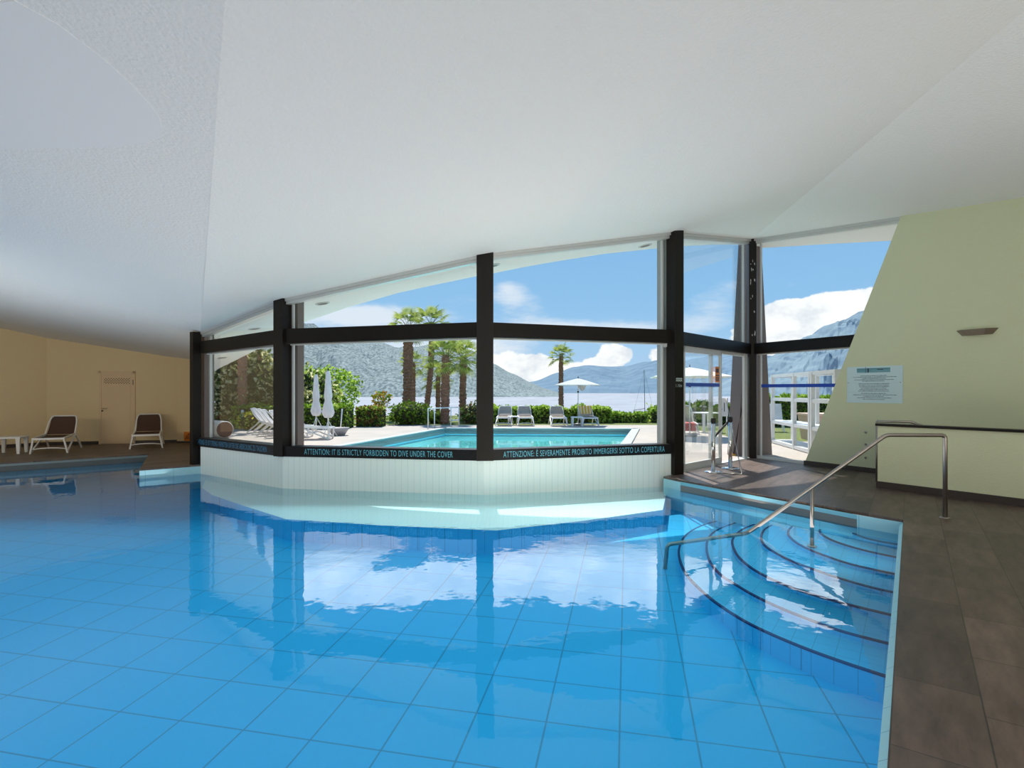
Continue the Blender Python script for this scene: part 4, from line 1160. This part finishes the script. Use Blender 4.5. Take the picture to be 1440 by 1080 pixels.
# things seen through the sliding door
gl = make_lounger('grey sling lounger with white frame seen through the sliding glass door', None, M_TAUPE, zback=.95); place(gl, gnd(969, 611, -.02), math.radians(-8))
tb_ = make_table('white garden table seen through the sliding glass door', None, S=.8, Hh=.72); place(tb_, gnd(993, 607.5, -.02), .3); tb_.name = 'garden_table'; tb_['category'] = 'table'
tt_ = empty('pink_towel', gl.location, math.radians(-8)); tag(tt_, 'pink towel lying over the grey lounger behind the sliding door', 'towel')
m = MB(); m.hexa([(-.2, -.06, .12), (.22, -.06, .12), (.22, -.03, .12), (-.2, -.03, .12), (-.2, -.04, .385), (.22, -.04, .385), (.22, -.01, .385), (-.2, -.01, .385)]); m.hexa([(-.2, -.05, .375), (.22, -.05, .375), (.22, .5, .39), (-.2, .5, .39), (-.2, -.05, .39), (.22, -.05, .39), (.22, .5, .405), (-.2, .5, .405)])
m.build('towel_cloth', mat('pink_towelling', (.55, .14, .14), .95), tt_)
nb = empty('notice_stand', gnd(1017, 612, -.02)); tag(nb, 'white notice board on legs outside the open door', 'notice board')
m = MB(); m.rbox((0, 0, .95), (.32, .04, .62), .01); m.build('board', mat('pale_board', (.78, .70, .70), .6), nb)
for s in (-1, 1):
    m = MB(); m.bar((s * .12, 0, 0), (s * .12, 0, .66), .03, .03, up=(0, 1, 0)); m.build('leg', M_WPLAST, nb)
m = MB(); m.box((.03, -.0215, .95), (.025, .002, .30)); m.box((-.08, -.0215, 1.0), (.05, .002, .05)); m.box((-.07, -.0215, .88), (.06, .002, .03)); m.build('board_marks', M_BLACKP, nb)
bp_ = at(1045.5, 556, 12.95); bq = gnd(1031.5, 641, -.02)
bm_ = empty('leaning_pole', bq); tag(bm_, 'dark pole leaning against the tapered brown pillar outside the door', 'pole')
m = MB(); m.tube([(0, 0, .02), Vector((bp_.x, 12.92, bp_.z)) - bq], .014, 8); m.build('shaft', M_BLACKP, bm_)
m = MB(); m.rbox((0, 0, .02), (.16, .05, .05), .01); m.build('brush_head', mat('yellow_brush', (.5, .3, .06), .8), bm_)

# ---- left terrace
rl = empty('cover_roller', gnd(316, 616, -.02) + Vector((0, .0, 0))); tag(rl, 'rolled white pool cover with brown end outside the left window', 'pool cover')
m = MB(); ax = Vector((-.75, .66, 0)); c0 = Vector((0, 0, .27)); m.tube([c0, c0 + ax * 1.6], .27, 28); m.build('cover_roll', M_WPLAST, rl)
m = MB(); m.tube([c0 - ax * .02, c0 - ax * .001], .25, 28, smooth=False); m.build('end_disc', mat('brown_end', (.16, .085, .06), .8), rl)
bl = empty('garden_light', gnd(341, 603.5, -.02)); tag(bl, 'slim white garden light post by the left hedge', 'garden light')
m = MB(); m.lathe([(.03, 0), (.03, .62)], (0, 0, 0), 10); m.build('post', M_WPLAST, bl)
m = MB(); m.lathe([(.05, .60), (.055, .72), (.03, .76)], (0, 0, 0), 12); m.build('lamp_head', M_WPLAST, bl)
bw = empty('grey_bowl', gnd(476, 612.2, -.02)); tag(bw, 'low grey basin on the terrace beside the closed parasols', 'basin')
m = MB(); m.lathe([(.20, 0), (.30, .16), (.36, .26), (.34, .26), (.28, .15), (.02, .05)], (0, 0, 0), 24); m.build('basin_shell', mat('grey_basin', (.40, .37, .38), .6), bw)
wpz = empty('white_pole', gnd(478.5, 608, -.02)); tag(wpz, 'thin white pole standing beside the grey basin', 'pole')
m = MB(); m.tube([(0, 0, 0), (.07, 0, .85)], .022, 8); m.build('shaft', M_WPLAST, wpz)

# pool ladder rails at the far left corner of the outdoor pool
lr = empty('pool_rail', gnd(611, 601, -.02)); tag(lr, 'white tubular rail at the corner of the outdoor pool', 'pool rail')
o = lr.location
P1, P2, P3, P4 = gnd(602, 602.5, -.02), gnd(611, 602, -.02), gnd(634, 600, -.02), gnd(645.5, 599, -.02)
zt_ = .80
for p in (P1, P2, P3, P4):
    m = MB(); q = p - o; m.tube([q, (q.x, q.y, zt_)], .022, 8); m.build('upright', M_WPLAST, lr)
m = MB(); m.tube([Vector((p.x, p.y, 0)) - Vector((o.x, o.y, -zt_)) for p in (P1, P2, P3, P4)], .022, 8); m.build('top_rail', M_WPLAST, lr)
m = MB(); m.tube([Vector((p.x, p.y, 0)) - Vector((o.x, o.y, -.26)) for p in (P3, P4)], .03, 8); m.build('lower_rail', M_WPLAST, lr)

# ---- soffit lights
labs = ['round recessed light in the eave, far left above the cross beam', 'round recessed light in the eave near the second black post', 'round recessed light in the eave beside the middle black post', 'round recessed light in the eave near the fourth black post', 'recessed light low in the eave seen under the left cross beam']
for (px, py), lab in zip(((358, 462), (453.5, 426.5), (693, 373), (907, 345.2), (312.5, 503)), labs):
    dx, dz = (px - CX) / F, (HY - py) / F; Y = 2.004 / (dz - .184 * dx - .03); x = dx * Y; z_ = zM(x, Y)
    s = empty('soffit_light', (x, Y, z_)); tag(s, lab, 'ceiling light', 'recessed lights in the eave')
    nrm = Vector((.184, .03, -1)).normalized(); e1 = Vector((1, 0, .184)).normalized(); e2 = nrm.cross(e1)
    m = MB(); r0, r1 = .135, .10; k_ = 24
    ring = lambda r_, o_: [e1 * (r_ * math.cos(2 * PI * k / k_)) + e2 * (r_ * math.sin(2 * PI * k / k_)) + nrm * o_ for k in range(k_)]
    a, b, c2 = ring(r0, .0), ring(r0 * .97, .012), ring(r1, .012)
    vs = a + b + c2; fsx = []
    for k in range(k_):
        j = (k + 1) % k_; fsx += [(k, j, k_ + j, k_ + k), (k_ + k, k_ + j, 2 * k_ + j, 2 * k_ + k)]
    m.mesh(vs, fsx); m.build('trim_ring', M_ALU, s)
    m = MB(); m.mesh(ring(r1, .006), [tuple(range(k_))]); m.build('lamp_glass', M_GREY, s)

# ================================================================== PLANTS
def leaf_quads(mb, pts, size, rr, nmat=1, up=.3):
    """small bent leaves at the given points"""
    for p in pts:
        d = Vector((rr.gauss(0, 1), rr.gauss(0, 1), rr.gauss(0, 1) + up)).normalized()
        s = d.cross(Vector((rr.gauss(0, 1), rr.gauss(0, 1), rr.gauss(0, 1)))).normalized()
        L_ = size * rr.uniform(.7, 1.35); w_ = L_ * .34; p = Vector(p); n = d.cross(s) * L_ * .12
        mi = rr.randrange(nmat)
        mb.mesh([p, p + d * L_ * .5 + s * w_ + n, p + d * L_, p + d * L_ * .5 - s * w_ + n], [(0, 1, 2, 3)], mi)

def hedge(name, label, x0, x1, y0, y1, h, mats, n=1500, size=.13, seed=1, cat='hedge', group=None, rough=.08, topf=None):
    rr = random.Random(seed); m = MB(); k = len(mats)
    cz = h * .5; pts = []
    for _ in range(n):
        a = rr.random()
        x = rr.uniform(x0, x1)
        hh = h * (topf((x - x0) / (x1 - x0)) if topf else 1) * (1 + rough * mnoise.noise(Vector((x * 1.7, seed, 0))) * 2)
        if a < .45: p = (x, rr.uniform(y0, y1), hh - abs(rr.gauss(0, .04)))
        elif a < .9: p = (x, y0 + abs(rr.gauss(0, .06)), rr.uniform(.02, hh))
        else: p = (rr.choice((x0, x1)) + rr.gauss(0, .04), rr.uniform(y0, y1), rr.uniform(.02, hh))
        pts.append(p)
    leaf_quads(m, pts, size, rr, k)
    # dense twiggy inside
    nseg = 10
    for s in range(nseg):
        a, b = x0 + (x1 - x0) * s / nseg, x0 + (x1 - x0) * (s + 1) / nseg
        ha = h * (topf((s + .5) / nseg) if topf else 1) * .93
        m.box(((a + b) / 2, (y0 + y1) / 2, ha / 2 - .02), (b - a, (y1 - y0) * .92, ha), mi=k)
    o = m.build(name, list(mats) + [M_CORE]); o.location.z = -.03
    return tag(o, label, cat, group)

def bush(name, label, c, r, mats, n=1200, size=.13, seed=1, cat='bush', group=None, stem=0.0, core=True, dens=.85):
    rr = random.Random(seed); pts = []; k = len(mats)
    t = empty(name, (c[0], c[1], -.03)); tag(t, label, cat, group)
    m = MB(); cz = c[2] + .03
    for _ in range(n):
        v = Vector((rr.gauss(0, 1), rr.gauss(0, 1), rr.gauss(0, 1))).normalized()
        q = rr.random() ** (1 / 3) if rr.random() > dens else rr.uniform(.82, 1.05)
        q *= 1 + .22 * mnoise.noise(Vector((v.x * 2.3 + seed, v.y * 2.3, v.z * 2.3)))
        pts.append((v.x * r[0] * q, v.y * r[1] * q, cz + v.z * r[2] * q))
    pts = [p for p in pts if p[2] > 0.0]
    leaf_quads(m, pts, size, rr, k)
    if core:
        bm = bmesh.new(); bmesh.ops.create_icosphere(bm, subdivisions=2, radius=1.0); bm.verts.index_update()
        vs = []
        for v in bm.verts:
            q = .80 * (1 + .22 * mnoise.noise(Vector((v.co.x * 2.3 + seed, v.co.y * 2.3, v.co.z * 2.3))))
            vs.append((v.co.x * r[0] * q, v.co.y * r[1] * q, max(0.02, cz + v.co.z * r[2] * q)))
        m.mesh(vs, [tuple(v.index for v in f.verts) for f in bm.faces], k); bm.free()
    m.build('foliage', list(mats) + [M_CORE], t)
    m = MB()
    for a in range(4):
        an = a * 1.7 + seed; m.tube([(.05 * math.cos(an), .05 * math.sin(an), 0), (r[0] * .3 * math.cos(an), r[1] * .3 * math.sin(an), cz)], [.035, .012], 6)
    m.build('stem', M_TRUNK, t)
    return t

hg = 'clipped hedges along the lawn edge'
hedge('hedge', 'tall clipped hedge behind the white loungers on the left', -11.0, -6.55, 22.0, 23.2, .90, [M_LHEDGE, M_LHEDGE, M_LLIGHT], 3200, .12, 1, group=hg)
hedge('hedge', 'hedge with brownish base right of the closed parasols', -6.5, -5.45, 23.3, 24.2, .80, [M_LHEDGE, M_LBROWN, M_LLIGHT], 1100, .12, 2, group=hg)
bush('round_bush', 'dark rounded clipped bush below the left palms', (-4.55, 25.0, .42), (.95, .8, .55), [M_LHEDGE, M_LDARK], 1700, .11, 3)
bush('low_bush', 'small dark bush between two palm trunks beside the round bush', (-3.55, 25.8, .2), (.40, .4, .34), [M_LHEDGE, M_LDARK], 420, .11, 4)
bush('low_bush', 'olive bush right of the palms, partly behind the middle black post', (-1.75, 25.9, .35), (.72, .6, .55), [M_LHEDGE, M_LGREY, M_LBROWN], 800, .12, 5)
hedge('hedge', 'leafy light green hedge behind the far loungers', -.95, 4.55, 26.0, 27.0, .70, [M_LLIGHT, M_LHEDGE, M_LLIGHT], 3200, .15, 6, group=hg, rough=.12)
hedge('hedge', 'low hedge stretch between the far loungers and the sailing boat', 4.62, 6.35, 26.3, 27.2, .42, [M_LLIGHT, M_LHEDGE], 900, .14, 7, group=hg, rough=.12)
hedge('hedge', 'tall hedge stretch beside the fourth black window post', 6.6, 8.3, 26.4, 27.4, .80, [M_LHEDGE, M_LLIGHT], 1000, .14, 8, group=hg, rough=.12, topf=lambda t: .65 + .5 * min(1, t * 2.2))
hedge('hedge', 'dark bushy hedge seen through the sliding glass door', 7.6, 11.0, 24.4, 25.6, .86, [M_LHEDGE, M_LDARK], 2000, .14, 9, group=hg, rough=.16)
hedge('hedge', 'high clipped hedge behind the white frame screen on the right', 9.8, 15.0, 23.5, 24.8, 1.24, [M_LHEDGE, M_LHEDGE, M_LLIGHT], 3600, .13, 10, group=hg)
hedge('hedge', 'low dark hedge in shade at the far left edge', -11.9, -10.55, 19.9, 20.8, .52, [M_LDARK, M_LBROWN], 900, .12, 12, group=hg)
bush('shrub', 'big glossy leafed shrub at the far left below the eave', (-11.2, 23.6, 1.55), (1.75, 1.2, 1.85), [M_LGREY, M_LDARK, M_LGREY], 2600, .20, 13, cat='shrub')
bush('shrub', 'light leafed shrub behind the thick left palm trunk', (-9.6, 26.0, 1.3), (1.5, 1.1, 1.25), [M_LGREY, M_LLIGHT, M_LDARK], 1700, .19, 14, cat='shrub')
bush('shrub', 'pale flowering shrub right of the thin left palm trunk', (-9.9, 24.6, .95), (1.3, .9, .75), [M_LGREY, M_LGREY, M_LDARK], 1300, .17, 15, cat='shrub')
bush('flower_clump', 'yellow flowers at the foot of the left hedge', (-10.05, 21.5, .30), (.62, .3, .34), [M_LYEL, M_LHEDGE, M_LLIGHT], 420, .10, 16, cat='flowers')
bush('small_tree', 'yellow green young tree behind the closed parasols', (-11.2, 34.5, 1.55), (1.75, 1.2, 1.35), [M_LLIGHT, M_LLIGHT, M_LHEDGE], 1500, .22, 17, cat='tree', core=False)
bush('autumn_shrub', 'orange brown shrub between the closed parasols', (-11.6, 31.0, .95), (1.15, .8, .75), [M_LORANGE, M_LBROWN], 800, .18, 18, cat='shrub')
bush('autumn_shrub', 'small orange shrub rising above the hedge by the lake', (-7.0, 30.0, 1.0), (.50, .4, .42), [M_LORANGE, M_LHEDGE], 320, .15, 19, cat='shrub', core=False)

# ---- palms
def make_frond(L_=.75, fan=.62, seed=1):
    rr = random.Random(seed); m = MB()
    m.tube([(0, 0, 0), (L_ * .5, 0, .03), (L_, 0, 0)], [.02, .014, .010], 5, 1)
    n = 18
    for k in range(n):
        a = math.radians(-105 + 210 * k / (n - 1)); ln = fan * (.72 + .28 * math.cos(a * .75)) * rr.uniform(.9, 1.06)
        d = Vector((math.cos(a), math.sin(a), 0)); s = Vector((-d.y, d.x, 0)) * .022
        o = Vector((L_, 0, 0)); fold = Vector((0, 0, .05))
        mid = o + d * ln * .55 + Vector((0, 0, .05)); tip = o + d * ln + Vector((0, 0, -.10 - .08 * rr.random()))
        m.mesh([o, mid - s * 1.5, mid + s * 1.5 + fold * .4, tip], [(0, 1, 2), (1, 3, 2)], 0)
    return m
FROND = []
for k in range(3):
    m = make_frond(seed=k + 1); o = m.build('frond_shape', [M_LPALM, M_PETIOLE]); FROND.append(o.data); bpy.data.objects.remove(o)
def palm(label, px, Y, crown_py, r0, crown, n=26, lean=0.0, seed=1, base_px=None, droop=1.0, group='palm trees by the lake', r1=None):
    rr = random.Random(seed)
    x0 = at(base_px or px, 0, Y).x; x1 = at(px, 0, Y).x; h = at(px, crown_py, Y).z
    t = empty('palm_tree', (x0, Y, -.03)); tag(t, label, 'palm tree', group)
    m = MB(); rings = int(h / .085); vs, fsx = [], []; seg_ = 14; r1 = r1 or r0 * .92
    for k in range(rings + 1):
        f = k / rings; z = h * f; cx_ = (x1 - x0) * f + lean * math.sin(PI * f)
        rad = (r0 + (r1 - r0) * f) * (1.10 if k % 2 else .93)
        if f > .97: rad *= .7
        for j in range(seg_):
            a = 2 * PI * (j + .5 * (k % 2)) / seg_; q = rad * (1 + .16 * rr.uniform(-1, 1))
            vs.append((cx_ + q * math.cos(a), q * math.sin(a), z + (.03 * rr.random() if 0 < k < rings else 0)))
    for k in range(rings):
        for j in range(seg_):
            j2 = (j + 1) % seg_; fsx.append((k * seg_ + j, k * seg_ + j2, (k + 1) * seg_ + j2, (k + 1) * seg_ + j))
    fsx.append(tuple(rings * seg_ + j for j in range(seg_)))
    m.mesh(vs, fsx)
    # old leaf bases sticking out of the trunk
    for k in range(int(h * 26)):
        z = rr.uniform(.2, h * .97); a = rr.uniform(0, 2 * PI); f = z / h; cx_ = (x1 - x0) * f + lean * math.sin(PI * f); rad = r0 + (r1 - r0) * f
        d = Vector((math.cos(a), math.sin(a), 0)); s = Vector((-d.y, d.x, 0)) * .025; p = Vector((cx_, 0, z)) + d * rad * .92
        m.mesh([p - s, p + s, p + d * .06 + Vector((0, 0, .09)), p + Vector((0, 0, -.03))], [(0, 1, 2), (0, 2, 3), (3, 2, 1)])
    m.build('trunk', M_TRUNK, t)
    for k in range(n):
        el = math.radians(78 - 122 * (k / (n - 1)) ** .85 * droop); az = k * 2.39996 + rr.uniform(-.2, .2)
        o = bpy.data.objects.new('frond', FROND[k % 3]); COL.objects.link(o); setparent(o, t)
        o.location = (x1 - x0 + .10 * math.cos(az), .10 * math.sin(az), h - .05 - .25 * (k / n))
        sc = crown / 1.35 * rr.uniform(.85, 1.1)
        o.rotation_euler = (rr.uniform(-.3, .3), -el, az); o.scale = (sc, sc, sc)
    return t
palm('tallest thick palm of the left group, crown behind the cross beam', 574, 30.0, 456, .27, 1.15, 26, seed=1)
palm('slim tall palm behind the others, crown above the cross beam', 607, 31.5, 452, .16, 1.2, 26, seed=2, base_px=598, lean=.12)
palm('palm with broad bright crown left of the middle black post', 627, 25.6, 498, .20, 1.2, 30, seed=3, base_px=625.5, droop=.95)
palm('palm half hidden by the middle black post, bare patch on trunk', 652, 27.5, 500, .17, 1.1, 26, seed=4, base_px=650)
palm('lone palm with small round crown right of the middle post', 789, 33.0, 497, .155, .80, 26, seed=5, droop=.9, r1=.12)
palm('short palm with shaded crown behind the slim one', 616, 33.5, 527, .14, 1.1, 20, seed=6)
palm('short palm whose crown peeps out behind the thickest trunk', 581, 34.5, 508, .15, 1.0, 20, seed=7)
palm('thick dark palm trunk on the left rising behind the eave', 341, 22.6, 350, .18, 1.3, 22, seed=8, group='palm trunks at the left')
palm('slender leaning palm trunk on the left beside the thick one', 369, 23.6, 360, .125, 1.2, 22, seed=9, base_px=363, group='palm trunks at the left')

# ---- boats and far house
bt = empty('sailing_boat', at(905, 581, 105) ); bt.location.z = -3.0; tag(bt, 'dark sailing boat with bare mast lying on the lake', 'boat')
m = MB(); L_, W_ = 3.0, .8
st = [(-1, .25, .55), (-.6, .8, .45), (0, 1.0, .4), (.6, .7, .5), (1, .03, .75)]; vs = []; fsx = []
for (s, w_, z_) in st: vs += [(s * L_ / 1.6, -w_ * W_, z_), (s * L_ / 1.6 * .95, -w_ * W_ * .5, 0), (s * L_ / 1.6 * .95, w_ * W_ * .5, 0), (s * L_ / 1.6, w_ * W_, z_)]
for k in range(4):
    a, b = k * 4, k * 4 + 4
    for j in range(3): fsx.append((a + j, b + j, b + j + 1, a + j + 1))
    fsx.append((a + 3, b + 3, b, a))
fsx += [(0, 1, 2, 3), (19, 18, 17, 16)]
m.mesh(vs, fsx); m.build('hull', mat('dark_hull', (.08, .07, .08), .5), bt)
m = MB(); m.tube([(.25, 0, .4), (.1, 0, 8.4)], [.06, .04], 6); m.build('mast', M_BLACKP, bt)
m = MB(); m.tube([(.2, 0, 1.1), (-1.9, 0, .75)], .05, 6); m.build('boom', M_BLACKP, bt)
m = MB(); m.tube([(.1, 0, 8.3), (1.8, 0, .75)], .012, 4); m.tube([(.1, 0, 8.3), (-1.8, 0, .55)], .012, 4); m.build('stay', M_BLACKP, bt)
hs = empty('boat_house', at(424, 0, 42)); hs.location.z = -2.5; tag(hs, 'pale pink lakeside building with dark flat roof beyond the left hedge', 'building')
m = MB(); m.box((-.3, 1.5, 2.05), (3.0, 3, 4.1)); m.build('wall', mat('pale_pink_render', (.75, .62, .60), .8), hs)
m = MB(); m.box((-.3, 1.5, 4.2), (3.6, 3.4, .16)); m.build('roof', M_DARK, hs)
